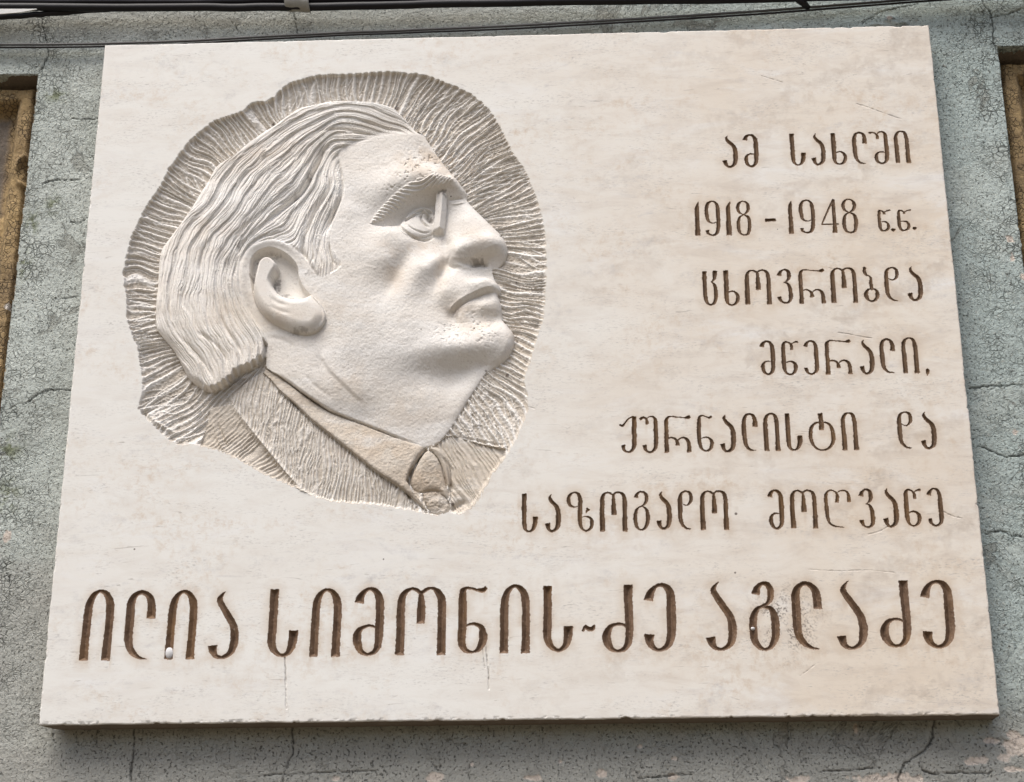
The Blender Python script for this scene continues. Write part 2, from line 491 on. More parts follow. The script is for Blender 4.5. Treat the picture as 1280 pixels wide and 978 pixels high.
nt.links.new(col, bs.inputs["Base Color"]); bs.inputs["Roughness"].default_value = 0.95
bump(nt, bs, math_n(nt, 'SUBTRACT', tex_noise(nt, v, 120.0, 7, 0.75), math_n(nt, 'MULTIPLY', e, 0.6)), 1.0, 0.005)


def plain(name, colr, rough, noise_amt=0.25, scale=60.0, spec=0.4):
    m, nt, bs = new_mat(name)
    v = coords(nt)
    c2 = tuple(min(1, x * (1 + noise_amt)) for x in colr); c1 = tuple(x * (1 - noise_amt) for x in colr)
    nt.links.new(mixc(nt, tex_noise(nt, v, scale, 6, 0.7), c1, c2), bs.inputs["Base Color"])
    bs.inputs["Roughness"].default_value = rough; bs.inputs["Specular IOR Level"].default_value = spec
    bump(nt, bs, tex_noise(nt, v, scale * 5, 3, 0.6), 0.3, 0.001)
    return m


M_CABLE = plain("black_cable_rubber", (0.012, 0.012, 0.015), 0.5, 0.6, 30.0, 0.3)
M_GREYWIRE = plain("weathered_grey_wire", (0.11, 0.11, 0.108), 0.5)
M_BLACKWIRE = plain("black_wire", (0.012, 0.012, 0.013), 0.5)
M_TAPE = plain("dusty_grey_tape", (0.33, 0.33, 0.30), 0.6, 0.35, 45.0)
M_WHITE = plain("white_putty", (0.66, 0.66, 0.66), 0.8, 0.3, 160.0)
M_STRIP = plain("white_plastic", (0.62, 0.62, 0.60), 0.5, 0.1)


# ------------------------------------------------------------------ object helpers
def empty(name, loc=(0, 0, 0)):
    o = bpy.data.objects.new(name, None); o.location = loc; o.empty_display_size = 0.05
    C.objects.link(o)
    return o


def mesh_obj(name, co, quads, mat, parent=None, attrs=None, smooth_sh=True):
    me = bpy.data.meshes.new(name)
    co = np.ascontiguousarray(co, np.float32); quads = np.ascontiguousarray(quads, np.int32)
    nq, k = quads.shape
    me.vertices.add(len(co)); me.vertices.foreach_set("co", co.ravel())
    me.loops.add(nq * k); me.loops.foreach_set("vertex_index", quads.ravel())
    me.polygons.add(nq); me.polygons.foreach_set("loop_start", np.arange(0, nq * k, k, dtype=np.int32))
    me.polygons.foreach_set("use_smooth", np.full(nq, smooth_sh, bool))
    me.update(calc_edges=True)
    for an, av in (attrs or {}).items():
        a = me.attributes.new(an, 'FLOAT', 'POINT'); a.data.foreach_set("value", np.ascontiguousarray(av, np.float32))
    me.materials.append(mat)
    o = bpy.data.objects.new(name, me); C.objects.link(o)
    if parent is not None:
        o.parent = parent
    return o


def tube(name, pts, rad, mat, parent=None, sides=14, wob=0.0, seed=0):
    """pts: (x, y, z) in metres; rad: float or list"""
    p = smooth(np.array(pts, float), 14)
    n = len(p)
    r = np.interp(np.linspace(0, 1, n), np.linspace(0, 1, len(rad)), rad) if hasattr(rad, "__len__") else np.full(n, rad)
    if wob:
        t = np.linspace(0, 40, n)
        p[:, 2] += wob * (vnoise(t, t * 0 + 3, seed) - 0.5); p[:, 1] += wob * (vnoise(t, t * 0 + 9, seed) - 0.5)
    tan = np.gradient(p, axis=0); tan /= np.linalg.norm(tan, axis=1)[:, None]
    up = np.array([0, 1.0, 0.0])
    a = np.cross(tan, up); a /= np.linalg.norm(a, axis=1)[:, None]
    b = np.cross(a, tan)
    th = np.linspace(0, 2 * math.pi, sides, endpoint=False)
    ring = p[:, None] + r[:, None, None] * (np.cos(th)[None, :, None] * a[:, None] + np.sin(th)[None, :, None] * b[:, None])
    co = ring.reshape(-1, 3)
    q = []
    for i in range(n - 1):
        for k in range(sides):
            q.append((i * sides + k, i * sides + (k + 1) % sides, (i + 1) * sides + (k + 1) % sides, (i + 1) * sides + k))
    co = np.vstack([co, p[:1], p[-1:]])
    A, B = n * sides, n * sides + 1
    for k in range(0, sides, 2):
        q.append((A, (k + 2) % sides, k + 1, k)); e = (n - 1) * sides
        q.append((B, e + k, e + k + 1, e + (k + 2) % sides))
    return mesh_obj(name, co, np.array(q), mat, parent)


# ------------------------------------------------------------------ the inscription: strokes (x, y, width) traced in enlargements
# glyph: (origin x, origin y, enlargement, strokes); each stroke: (flags, points), flags 'b' = square cut start / end, '-' = running out
GL = {
 'I': (320, 725, 5.818, [('bb', [(417,555,60),(425,400,57),(434,250,57),(443,165,54),(470,105,40),(515,74,24),(562,95,42),(590,150,56),(594,250,56),(586,400,56),(577,555,62)])]),
 'L': (90, 725, 5.818, [('b-', [(575,280,62),(580,200,58),(568,130,50),(515,92,32),(462,115,42),(432,170,58),(424,270,62),(412,400,60),(415,470,54),(440,525,44),(490,562,24),(545,572,5)])]),
 'A': (1000, 715, 5.818, [('-b', [(350,66,4),(325,95,24),(313,130,42),(345,185,48),(400,260,52),(440,320,54),(458,390,60),(460,460,58),(445,515,46),(410,545,30),(375,553,22),(335,540,36),(312,505,54),(303,465,68)])]),
 'S': (320, 725, 5.818, [('bb', [(138,70,62),(132,200,60),(122,350,60),(115,450,58),(135,515,44),(190,550,24),(240,520,44),(266,450,62),(273,368,68)])]),
 'M': (320, 725, 5.818, [('b-', [(750,172,68),(762,125,52),(790,88,34),(830,66,26),(875,90,46),(898,150,56),(900,250,58),(893,380,58),(885,480,50),(860,525,36),(810,545,22),(760,520,42),(738,460,60),(735,410,58),(755,365,38),(800,340,22),(845,338,18),(880,360,8)])]),
 'O': (500, 725, 5.818, [('b-', [(-5,545,64),(3,400,60),(5,250,58),(11,150,54),(33,100,40),(83,68,22),(125,78,28),(152,105,26)]),
                         ('-b', [(153,95,30),(155,200,58),(150,318,58)]),
                         ('-b', [(155,105,26),(185,78,28),(230,64,20),(275,90,46),(303,150,58),(303,300,58),(298,545,62)])]),
 'N': (500, 725, 5.818, [('b-', [(630,60,26),(605,82,36),(560,80,20),(520,68,18),(480,68,26),(457,92,46),(456,200,60),(453,350,60),(448,430,56),(455,480,50),(480,512,36),(525,523,18),(570,505,36),(600,450,56),(606,400,56),(590,345,38),(540,322,22),(495,330,18),(462,347,8)])]),
 '~': (670, 725, 5.818, [('--', [(337,362,20),(355,342,30),(385,352,34),(410,350,32),(428,322,5)])]),
 'J': (1000, 715, 5.818, [('b-', [(747,66,66),(752,150,62),(766,280,60),(776,400,56),(772,480,50),(745,525,36),(700,540,20),(650,520,42),(618,470,60),(613,420,58),(635,370,38),(680,348,20),(725,350,18),(762,375,8)])]),
 'E': (1000, 715, 5.818, [('bb', [(908,184,68),(918,130,54),(945,90,34),(985,68,26),(1035,85,46),(1068,140,60),(1078,250,66),(1090,400,66),(1083,480,58),(1055,525,40),(1005,545,26),(955,520,44),(932,475,60),(930,432,72)])]),
 'G': (870, 720, 5.818, [('b-', [(428,135,64),(440,90,46),(480,55,30),(520,65,42),(543,110,48),(541,160,46),(520,200,32),(480,222,22),(440,245,36),(412,310,54),(412,400,56),(425,480,52),(460,525,36),(505,540,22),(550,515,40),(578,450,56),(581,370,60),(570,290,54),(543,240,36),(500,228,20),(460,236,8)])]),
 'a': (896, 155, 10, [('-b', [(138,148,4),(120,185,32),(150,230,46),(205,275,50),(230,330,54),(236,430,58),(225,498,50),(190,530,34),(150,537,28),(120,510,42),(103,455,62)])]),
 'm': (896, 155, 10, [('b-', [(350,207,62),(365,165,44),(405,140,26),(450,150,38),(482,200,52),(492,300,56),(496,420,54),(490,490,46),(460,525,34),(425,533,26),(385,505,42),(366,450,48),(372,410,38),(400,382,22),(440,376,17),(475,386,6)])]),
 's': (896, 155, 10, [('bb', [(933,124,54),(940,250,54),(950,380,54),(957,450,50),(975,500,36),(1020,518,20),(1060,495,38),(1082,440,54),(1083,362,58)])]),
 'x': (1024, 155, 10, [('b-', [(165,117,58),(175,230,54),(183,350,54),(188,430,50),(205,485,34),(255,503,20),(305,480,36),(323,430,46),(313,385,38),(270,350,22),(225,355,16),(192,377,6)])]),
 'l': (1024, 155, 10, [('b-', [(563,246,60),(562,180,48),(540,130,36),(490,112,24),(450,135,38),(434,190,48),(441,300,52),(455,400,48),(480,455,38),(520,485,26),(583,490,6)])]),
 'w': (1024, 155, 10, [('-b', [(626,108,24),(640,112,26),(665,106,16),(700,118,20),(726,150,34),(733,188,36)]), ('--', [(722,132,8),(750,102,18),(795,100,26),(825,130,44),(835,220,52),(848,320,54),(850,420,52),(840,465,42),(790,492,22),(735,470,38),(716,420,46),(725,375,34),(765,350,18),(810,352,14),(840,370,6)])]),
 'i': (1024, 155, 10, [('bb', [(988,488,54),(975,350,50),(961,220,48),(960,150,42),(985,105,30),(1020,93,20),(1063,108,36),(1085,170,46),(1095,250,48),(1105,370,50),(1116,488,58)])]),
 '1': (860, 240, 10, [('-b', [(128,119,4),(116,165,30),(110,205,46),(116,350,50),(123,546,58)])]),
 '9': (860, 240, 10, [('b-', [(243,480,44),(250,520,30),(310,542,20),(360,515,42),(380,440,48),(378,300,48),(370,200,46),(350,145,36),(300,120,20),(250,145,36),(229,210,46),(236,300,46),(255,365,34),(300,390,18),(340,385,14),(368,362,6)])]),
 '8': (860, 240, 10, [('--', [(700,290,12),(690,285,14),(640,255,32),(623,200,42),(640,145,34),(690,119,18),(740,145,34),(756,200,42),(740,250,34),(700,285,16),(650,318,30),(631,400,44),(640,480,40),(665,525,28),(710,539,20),(755,520,34),(771,450,44),(769,370,44),(750,315,36),(700,288,12)])]),
 '-': (860, 240, 10, [('bb', [(960,357,42),(1099,351,38)])]),
 '4': (976, 240, 10, [('-b', [(652,100,26),(600,205,26),(512,406,16)]), ('bb', [(508,408,18),(728,402,20)]), ('bb', [(655,95,34),(660,250,46),(672,400,46),(680,514,60)])]),
 'c': (1040, 240, 10, [('b-', [(730,230,22),(690,240,18),(652,262,12)]), ('b-', [(655,283,32),(650,262,26),(620,240,20),(596,242,30),(591,290,38),(596,370,40),(605,440,38),(625,480,30),(660,486,20),(700,465,34),(710,425,36),(690,385,26),(650,372,16),(612,377,6)])]),
 'C': (944, 414, 10, [('b-', [(530,135,32),(490,140,20),(448,162,10)]), ('b-', [(455,236,36),(452,185,34),(425,150,24),(380,136,26),(353,170,44),(352,260,50),(358,380,52),(366,460,46),(390,518,32),(440,540,22),(490,510,36),(506,450,48),(494,405,40),(450,380,22),(400,385,16),(368,402,6)])]),
 '.': (1040, 240, 10, [('--', [(750,470,12),(768,476,36),(790,466,10)])]),
 'z': (870, 326, 10, [('b-', [(104,131,54),(108,250,52),(115,400,50),(125,480,46),(150,535,32),(190,551,20),(230,525,38),(249,460,48),(245,360,46),(230,300,36),(195,265,10)]), ('b-', [(237,125,56),(233,190,48),(225,235,36),(188,268,8)])]),
 'o': (870, 326, 10, [('b-', [(655,546,60),(645,400,56),(640,260,52),(640,180,46),(665,135,30),(705,122,20),(740,135,26),(768,163,10)]), ('-b', [(768,140,24),(775,250,50),(782,365,60)]), ('-b', [(763,160,10),(790,127,22),(830,119,22),(880,140,38),(902,200,48),(910,350,50),(919,546,60)])]),
 'v': (870, 326, 10, [('b-', [(1042,188,60),(1055,145,38),(1100,113,24),(1150,135,42),(1164,190,48),(1150,240,32),(1100,275,6)]), ('-b', [(1104,270,6),(1150,290,32),(1177,350,46),(1186,440,50),(1175,500,40),(1130,528,22),(1080,512,30),(1055,480,42),(1046,448,54)])]),
 'r': (980, 326, 10, [('b-', [(498,118,36),(470,132,44),(430,135,20),(330,128,15),(250,122,20),(212,150,38),(207,185,46),(212,300,48),(220,420,48),(226,470,52)]), ('-b', [(212,300,48),(220,420,48),(227,532,58)]), ('-b', [(222,387,8),(265,362,18),(310,370,24),(345,400,36),(357,453,54)]), ('-b', [(348,405,14),(385,370,20),(430,362,24),(475,390,38),(494,450,46),(500,528,54)])]),
 'b': (980, 326, 10, [('--', [(1010,115,40),(1010,155,40),(1030,195,30),(1060,205,18),(1084,225,28),(1088,290,42),(1098,362,40)]), ('--', [(1098,355,12),(1050,375,30),(1029,425,48),(1050,480,36),(1100,507,20),(1150,480,38),(1167,425,48),(1148,375,32),(1098,352,12)])]),
 'd': (1040, 326, 10, [('b-', [(825,497,12),(770,490,24),(718,450,38),(692,390,48),(682,280,52),(675,170,48),(690,115,34),(740,89,20),(790,105,36),(811,155,42),(803,205,36),(765,240,20),(720,232,12),(700,215,5)])]),
 'e': (944, 414, 10, [('bb', [(625,196,58),(640,155,40),(680,124,24),(730,137,36),(755,190,46),(765,300,54),(774,420,54),(770,490,46),(735,528,28),(690,535,24),(650,510,34),(635,458,50)])]),
 ',': (1052, 414, 10, [('--', [(1078,495,34),(1080,515,36),(1074,566,4)])]),
 'j': (768, 506, 10, [('b-', [(60,250,14),(100,264,32),(130,232,22),(170,182,20),(215,154,18),(245,152,12)]), ('bb', [(243,147,56),(243,300,56),(247,450,56),(240,530,48),(205,583,30),(160,592,26),(120,565,36),(110,503,50)])]),
 'u': (768, 506, 10, [('--', [(340,175,40),(370,158,26),(398,168,22)]), ('-b', [(380,160,10),(408,190,28),(417,246,34)]), ('-b', [(403,178,8),(440,150,18),(485,152,26),(512,190,44),(515,300,50),(521,430,54),(514,530,46),(480,583,30),(440,593,24),(400,568,34),(382,503,52)])]),
 'n': (768, 506, 10, [('b-', [(1215,142,28),(1185,165,32),(1150,155,18),(1100,140,18),(1062,155,34),(1055,230,48),(1056,380,52),(1066,480,48),(1090,548,34),(1140,579,22),(1195,555,38),(1217,490,46),(1203,440,36),(1160,409,20),(1110,413,14),(1072,432,6)])]),
 't': (1000, 506, 10, [('--', [(275,216,12),(190,237,28),(141,300,44),(136,400,48),(165,498,38),(215,550,28),(280,568,20),(360,545,30),(415,470,46),(418,380,48),(395,290,42),(350,237,28),(275,216,12)]), ('bb', [(253,111,60),(265,200,56),(272,322,60)])]),
 'q': (644, 606, 10, [('--', [(803,266,8),(740,280,20),(690,260,38),(666,200,48),(685,132,36),(740,99,22),(790,122,40),(811,190,50),(808,320,52),(808,420,50),(815,500,42),(840,555,32),(885,579,20),(940,545,38),(957,480,46),(940,425,36),(885,399,20),(840,406,14),(815,427,6)]), ('b-', [(915,300,56),(880,362,5)])]),
 'g': (752, 606, 10, [('b-', [(432,165,58),(440,125,38),(480,92,26),(530,100,34),(562,150,44),(555,210,36),(520,258,26),(470,283,20),(436,320,34),(422,400,48),(430,480,44),(450,535,32),(495,561,20),(545,535,36),(573,460,48),(576,380,48),(558,310,38),(520,275,18),(485,277,6)])]),
 'h': (952, 606, 10, [('b-', [(1098,223,46),(1090,150,42),(1068,97,28),(1020,77,18),(970,90,18),(943,114,8)]), ('b-', [(945,227,46),(950,150,42),(935,107,26),(880,77,18),(830,90,26),(806,140,42),(812,260,46),(826,380,46),(850,470,32),(910,513,22),(1040,532,7)])]),
}
# kind of part, glyph, left, right, top, bottom of each character in the photograph
LINES = [
 [('a',903,922.5,169.5,210.2),('m',928,948.2,167.8,209.5),('s',986.7,1007.2,167.2,207.3),('a',1014,1032,167,207),('x',1037.8,1059,166.5,206.2),('l',1065,1083.7,165,205.3),('w',1086,1111.5,164,205.3),('i',1117.2,1138.8,163.5,204)],
 [('1',868.2,875.8,251.8,295),('9',880.5,900.5,251,295.2),('1',906.8,915.5,251.8,294.5),('8',920,939.3,251,294.8),('-',956,970,273,277.8),('1',985,992.5,250.3,292.5),('9',998.2,1019,249.7,292),('4',1026.5,1049,249.5,291.5),('8',1051.5,1072.5,248.5,291.8),('c',1096.8,1113.2,261.8,289.8),('.',1114.2,1119.5,285.8,289.7),('c',1121.2,1138.8,261.5,289.2),('.',1140.8,1146,284,287.8)],
 [('z',877.5,897.5,338.5,382.2),('x',903.8,924.8,338.2,382.5),('o',931,965,337,381),('v',970.8,991.2,336.3,380),('r',998,1032.5,335.7,380),('o',1037.8,1073,334.5,378.7),('b',1078.2,1099.5,335.2,377.8),('d',1105,1123.5,333.8,376.7),('a',1134.2,1153.8,333.2,376.8)],
 [('m',949,969.2,425.8,469.3),('C',976.5,997.5,426,469.5),('e',1003.7,1024,425.3,468.8),('r',1031,1066,424,468.5),('a',1074.5,1093,424.5,468.5),('l',1099,1118.8,423.2,466.7),('i',1126.5,1150,422,466.8),(',',1157.2,1162.3,462.8,470.8)],
 [('j',773.7,796,520.5,566.5),('u',800,823,520,566.7),('r',830.2,864.5,519,566),('n',871,892.3,519,565),('a',900,920,518.2,566),('l',927,946.8,516.5,564),('i',954,976,516.5,564),('s',980.8,1003,517.2,563.8),('t',1010.8,1044.3,516.5,563.8),('i',1051,1074,515.5,563.2),('d',1121.2,1140.5,514.5,561),('a',1151,1171,514.5,562)],
 [('s',652.3,672.2,617.2,665.8),('a',681.2,701,617.8,665.7),('q',708,742.5,614.8,664.8),('o',749.8,784.5,614.5,664.8),('g',791.5,812.5,613.7,663.5),('a',820.5,839.7,614,662.5),('d',847.3,866,613.2,662.2),('o',875,911.5,613,662.8),('m',958.8,980.3,612,662.2),('o',987.5,1023,612.2,661),('h',1030,1063.8,612.2,660),('v',1072.8,1094,610.8,660.5),('a',1104,1123.5,609.8,660),('C',1129.5,1152,610.8,658.8),('e',1157.8,1179.8,609.8,658.5)],
 [('I',98.6,142.9,737,826.1),('L',155.3,194.8,737.9,824.7),('I',205.5,246.8,737.5,824.3),('A',259.8,298.3,739.1,823.8),('S',334.1,372.9,736.7,821.8),('I',386.5,426.9,735.3,821.3),('M',440.7,480.2,733.9,820),('O',493.6,557.6,733.9,819.2),('N',572.2,609.7,732.7,817),('I',624.6,662.4,730.7,817),('S',678.8,716.2,732.7,815.2),('~',727.6,743.6,780.3,790),('J',752.8,791.7,731,815.8),('E',804.9,845.3,729,814.9),('A',882.4,921.2,727.2,813.7),('G',936.5,974.8,726.9,813.7),('L',988.9,1027.8,726.9,812),('A',1046.1,1084.6,726.2,812.1),('J',1100.2,1138.9,725.7,809.2),('E',1150.1,1193.9,725,810.9)],
]
KIND = {'-': 'dash', '~': 'dash', '.': 'full_stop', ',': 'comma', '1': 'digit', '9': 'digit', '4': 'digit', '8': 'digit'}


def glyph_strokes(key):
    ox, oy, sc, strokes = GL[key]
    out = []
    for fl, pts in strokes:
        a = np.array(pts, float)
        q = P(np.column_stack([ox + a[:, 0] / sc, oy + a[:, 1] / sc]))
        mmpp = np.hypot(*(P([(ox, oy)]) - P([(ox + 10, oy)]))[0]) / 10
        out.append((fl, smooth(np.column_stack([q, a[:, 2] / sc * mmpp * 0.5]), 5)))
    return out


def outline_pts(strokes):
    o = []
    for fl, s in strokes:
        for k, (x, y, h) in enumerate(s):
            d = s[min(k + 1, len(s) - 1)] - s[max(k - 1, 0)]
            d = d[:2] / (np.hypot(d[0], d[1]) + 1e-9)
            o += [(x - d[1] * h, y + d[0] * h), (x + d[1] * h, y - d[0] * h)]
    return np.array(o)


def place(key, xl, xr, yt, yb):
    st = glyph_strokes(key)
    o = outline_pts(st)
    lo, hi = o.min(0), o.max(0)
    c = P([((xl + xr) / 2, (yt + yb) / 2)])[0]
    k = np.hypot(*(P([(xl, yt)]) - P([(xl + 10, yt)]))[0]) / 10
    b = np.array([c[0] - (xr - xl) * k / 2, c[1] - (yb - yt) * k / 2, c[0] + (xr - xl) * k / 2, c[1] + (yb - yt) * k / 2])
    for it in range(6):
        s = (b[2:] - b[:2]) / (hi - lo)
        q = (o - lo) * s + b[:2]
        x, y = ph(q[:, 0], q[:, 1])
        b += np.array([xl - x.min(), yt - y.min(), xr - x.max(), yb - y.max()]) * k
    s = (b[2:] - b[:2]) / (hi - lo)
    ws = math.sqrt(abs(s[0] * s[1]))
    res = [(fl, np.column_stack([(t[:, :2] - lo) * s + b[:2], t[:, 2] * ws])) for fl, t in st]
    return res, b


def stroke_field(g, strokes, R):
    D = np.full(g.X.shape, R, np.float32)
    for fl, s in strokes:
        d = g.dist(s, R)
        for end, on in ((0, fl[0] == 'b'), (1, fl[1] == 'b')):
            if not on:
                continue
            e = s[0] if end == 0 else s[-1]
            f = s[3] if end == 0 else s[-4]
            dr = e[:2] - f[:2]; dr = dr / (np.hypot(*dr) + 1e-9)
            sl = g.win(e[0] - 3 * e[2], e[0] + 3 * e[2], e[1] - 3 * e[2], e[1] + 3 * e[2])
            x = g.X[sl] - e[0]; y = g.Y[sl] - e[1]
            cut = x * dr[0] + y * dr[1]
            near = np.hypot(x, y) < 1.9 * e[2]
            d[sl] = np.where(near, np.maximum(d[sl], cut), d[sl])
        D = np.minimum(D, d)
    return D
# ------------------------------------------------------------------ the slab's face: one lattice of sample points, in mm
PITCH_MM = 0.62
NU = int(round(SLAB_W * 1000 / PITCH_MM)); NV = int(round(SLAB_H * 1000 / PITCH_MM))
US = np.linspace(-SLAB_W * 500, SLAB_W * 500, NU + 1); VS = np.linspace(-SLAB_H * 500, SLAB_H * 500, NV + 1)
FULL = Grid(US, VS)
H = np.zeros((NV + 1, NU + 1), np.float32)          # height of the face, mm (positive = towards the viewer)
DX = np.zeros_like(H); DY = np.zeros_like(H)
STAIN_TINT = np.zeros_like(H); GRIME_TINT = np.zeros_like(H); BRUISE = np.zeros_like(H)
REG = np.zeros((NV + 1, NU + 1), np.int16)          # which part each point belongs to
FINE = np.zeros((NV, NU), bool)                     # cells that are meshed at full fineness


def window(x0, x1, y0, y1):
    i0 = max(0, int((x0 - US[0]) / (US[1] - US[0]))); i1 = min(NU, int((x1 - US[0]) / (US[1] - US[0])) + 1)
    j0 = max(0, int((y0 - VS[0]) / (VS[1] - VS[0]))); j1 = min(NV, int((y1 - VS[0]) / (VS[1] - VS[0])) + 1)
    FINE[j0:j1, i0:i1] = True
    sl = (slice(j0, j1 + 1), slice(i0, i1 + 1))
    return sl, Grid(US[i0:i1 + 1], VS[j0:j1 + 1])


# ------------------------------------------------------------------ the portrait
R_SLAB, R_BACK, R_JACKET, R_COLLAR, R_TIE, R_SKIN, R_HAIR = 0, 1, 2, 3, 4, 5, 6
NICHE = smooth(P([(376,99),(400,93),(440,92),(480,89),(500,90),(530,93),(548,99),(575,110),(590,118),(608,133),(622,152),(632,172),(642,192),(655,210),(664,228),(672,250),(680,280),(683,310),(684,340),(682,365),(680,395),(672,420),(664,450),(656,472),(659,490),(660,512),(652,535),(640,560),(625,582),(610,604),(595,630),(575,644),(560,641),(545,645),(520,640),(500,637),(470,632),(440,630),(420,628),(395,622),(370,612),(345,600),(320,588),(300,577),(280,567),(260,561),(240,557),(220,556),(205,545),(187,528),(176,517),(174,500),(177,480),(173,450),(171,435),(165,420),(158,398),(157,372),(153,345),(157,322),(163,297),(170,281),(184,255),(199,233),(210,211),(217,202),(225,189),(236,176),(262,154),(275,147),(302,138),(315,128),(335,125),(348,114),(362,103)]), 5, True)
HAIR_OUT = smooth(P([(534,169),(522,163),(508,148),(491,132),(471,125.5),(450,123.5),(430,123),(408,124.5),(377,131.5),(358,142),(341,154),(324,165),(307,177),(293,189),(269,205),(258,224),(243,248),(227,272),(214,290),(203,305),(198,319),(195.5,358),(193,380),(194.5,408),(202,418),(217,437),(232,466),(240,475),(251,482)]), 5)
HAIR_LOW = smooth(P([(251,482),(259,486),(268,486),(275,483),(286,477),(300,464),(315,458),(326,450),(332,441),(334,424)]), 5)
HAIR_IN = smooth(P([(334,424),(328,412),(317,397),(307,377),(301,355),(301,330),(309,316),(322,306),(340,303),(357,307),(372,316),(382,326),(391,342),(402,350),(413,346),(424,341),(429,334),(421,319),(415,304),(417,288),(425,264),(431,245),(432,228),(427,205),(425,192),(436,184),(455,178),(480,171),(505,169),(534,169)]), 5)
PROFILE = smooth(P([(530,165),(538,178),(552,198),(566,216),(577,230),(583,238),(583,246),(590,255),(602,267),(614,279),(624,289),(631,299),(634,310),(632,321),(625,330),(615,334),(616,341),(619,349),(624,356),(625,363),(622,367),(625,376),(627,386),(627,396),(633,404),(641,414),(643,423),(641,434),(634,446),(622,455),(607,464),(596,480),(585,497),(574,515),(562,534),(552,546),(542,553),(530,557)]), 5)
SKIN = np.vstack([PROFILE, P([(500,546),(450,525),(410,511),(375,488),(345,467),(332,458),(332,441),(330,425),(315,398),(300,375),(296,345),(300,318),(320,303),(345,300),(380,310),(400,320),(410,300),(420,262),(424,230),(418,195),(440,172),(480,160),(515,160)])])
COLLAR = P([(331,459),(345,466),(360,476),(375,488),(392,500),(410,511),(430,518),(450,526),(475,536),(500,546),(520,553),(531,558),(522,571),(512,587),(508,600),(514,613),(528,629),(536,640),(524,630),(506,613),(488,601),(470,589),(450,573),(430,557),(410,541),(390,525),(370,506),(350,488),(338,473),(328,464)])
KNOT = smooth(P([(531,561),(540,563),(548,573),(553,588),(557,604),(561,618),(557,622),(545,614),(530,615),(520,612),(511,601),(516,585),(524,570)]), 4, True)
TIE_LOW = smooth(P([(528,616),(545,613),(557,620),(562,632),(560,640),(546,643),(536,638)]), 4, True)
COLLAR_R = smooth(P([(536,558),(548,558),(557,568),(562,583),(563,600),(560,606),(555,590),(549,574),(541,563)]), 4, True)
SEAM = smooth(P([(288,502),(300,518),(316,540),(335,562),(355,588),(372,606),(388,624)]), 5)
JACKET_L = P([(334,462),(322,464),(305,476),(286,496),(288,503),(316,540),(355,588),(388,625),(400,640),(560,650),(545,640),(520,640),(506,613),(470,589),(430,557),(390,525),(350,488)])
JACKET_R = P([(540,556),(549,549),(556,543),(566,541),(600,552),(632,560),(625,585),(612,606),(597,632),(576,646),(566,640),(560,606),(562,585),(556,568)])

x0, y0 = NICHE.min(0); x1, y1 = NICHE.max(0)
m = 9
sl_all, G = window(x0 - m, x1 + m, y0 - m, y1 + m)
FLOOR0 = -13.0
pxu, pxv = ph(G.X[::8, ::8], G.Y[::8, ::8])            # photograph coordinates, only to look numbers up
n1 = fbm(G.X / 26, G.Y / 26, 4, 1); n2 = fbm(G.X / 7, G.Y / 7, 4, 2); n3 = fbm(G.X / 2.2, G.Y / 2.2, 3, 3)

def strokes(phase, along, seed, width=0.42, jit=0.9):
    """separate tool strokes: 1 on the crest of each ridge, 0 between; uneven in spacing, width and strength"""
    p = phase + jit * (vnoise(phase * 0.45, along * 0.12, seed) - 0.5) * 2 + 0.5 * (vnoise(phase * 0.2, along * 0.5, seed + 1) - 0.5)
    c = np.floor(p)
    w = width * (0.55 + 0.9 * vnoise(c * 3.7 + 0.5, along * 0.35, seed + 2))
    a = 0.35 + 0.85 * vnoise(c * 5.3 + 0.5, along * 0.6 + c * 1.7, seed + 3)
    return np.clip(1 - np.abs(p - c - 0.5) / w, 0, 1) ** 0.8 * a


# 1 tooled hollow round the head: strokes of a point chisel running in from the rim
cx, cy = P([(440, 345)])[0]
ang = np.arctan2(G.X - cx, G.Y - cy)                    # seam of the angle lies under the jacket
ang = np.arctan2(-(G.X - cx), -(G.Y - cy))
rad = np.hypot(G.X - cx, G.Y - cy)
d_rim = G.sdf(NICHE, 90.0)
swirl = ang * 1.0 + 0.10 * (fbm(G.X / 60, G.Y / 60, 2, 8) - 0.5) + 0.0009 * (rad - 240) * np.where(ang < 0, 1, -0.4)
k1 = swirl * 30.5
ridge = np.maximum(strokes(k1, rad / 13, 21, 0.23, 0.95), 0.5 * strokes(k1 * 1.37 + 3.3 + rad * 0.012, rad / 8 + 9, 25, 0.18, 1.0))
ridge = np.maximum(ridge * (0.55 + 0.7 * n1 + 0.2 * n2), 0.75 * strokes(swirl * 27 + rad * 0.045, rad / 14, 71, 0.2) * sstep(0.52, 0.62, fbm(G.X / 30, G.Y / 30, 3, 72)))
rim_rag = d_rim - 2.6 * ridge * sstep(20, 0, d_rim) + 2.6 * (n2 - 0.5)
fall = np.clip(rim_rag / 46.0, 0, 1)
steep = np.clip(rim_rag / 2.4, 0, 1)
# the upper left flank is cut back deep from the rim, the right and lower ones slope in gently
up_left = sstep(-1.9, -0.2, -np.abs(ang - 0.55) + 0.6)
ua = np.clip(np.cos(ang - 0.75), -1, 1)                 # 1 at the upper left, -1 at the lower right
rim_drop = 1.1 + 3.0 * sstep(-0.3, 0.8, ua)
FLOOR = FLOOR0 + 4.0 * sstep(0.35, -0.75, ua)          # shallower in front of the face
back = -steep * rim_drop + (FLOOR + rim_drop) * (1 - (1 - fall) ** 1.5)
inr = sstep(0, 5, rim_rag)
back = back + inr * (3.4 * ridge - 1.2 + 1.7 * (n2 - 0.5) + 2.3 * (n3 - 0.5))
back = np.where(rim_rag > 0, np.minimum(back, 0.0), 0.0)
h = back
reg = np.where(rim_rag > 0.2, R_BACK, R_SLAB).astype(np.int16)
inside_niche = rim_rag > 0


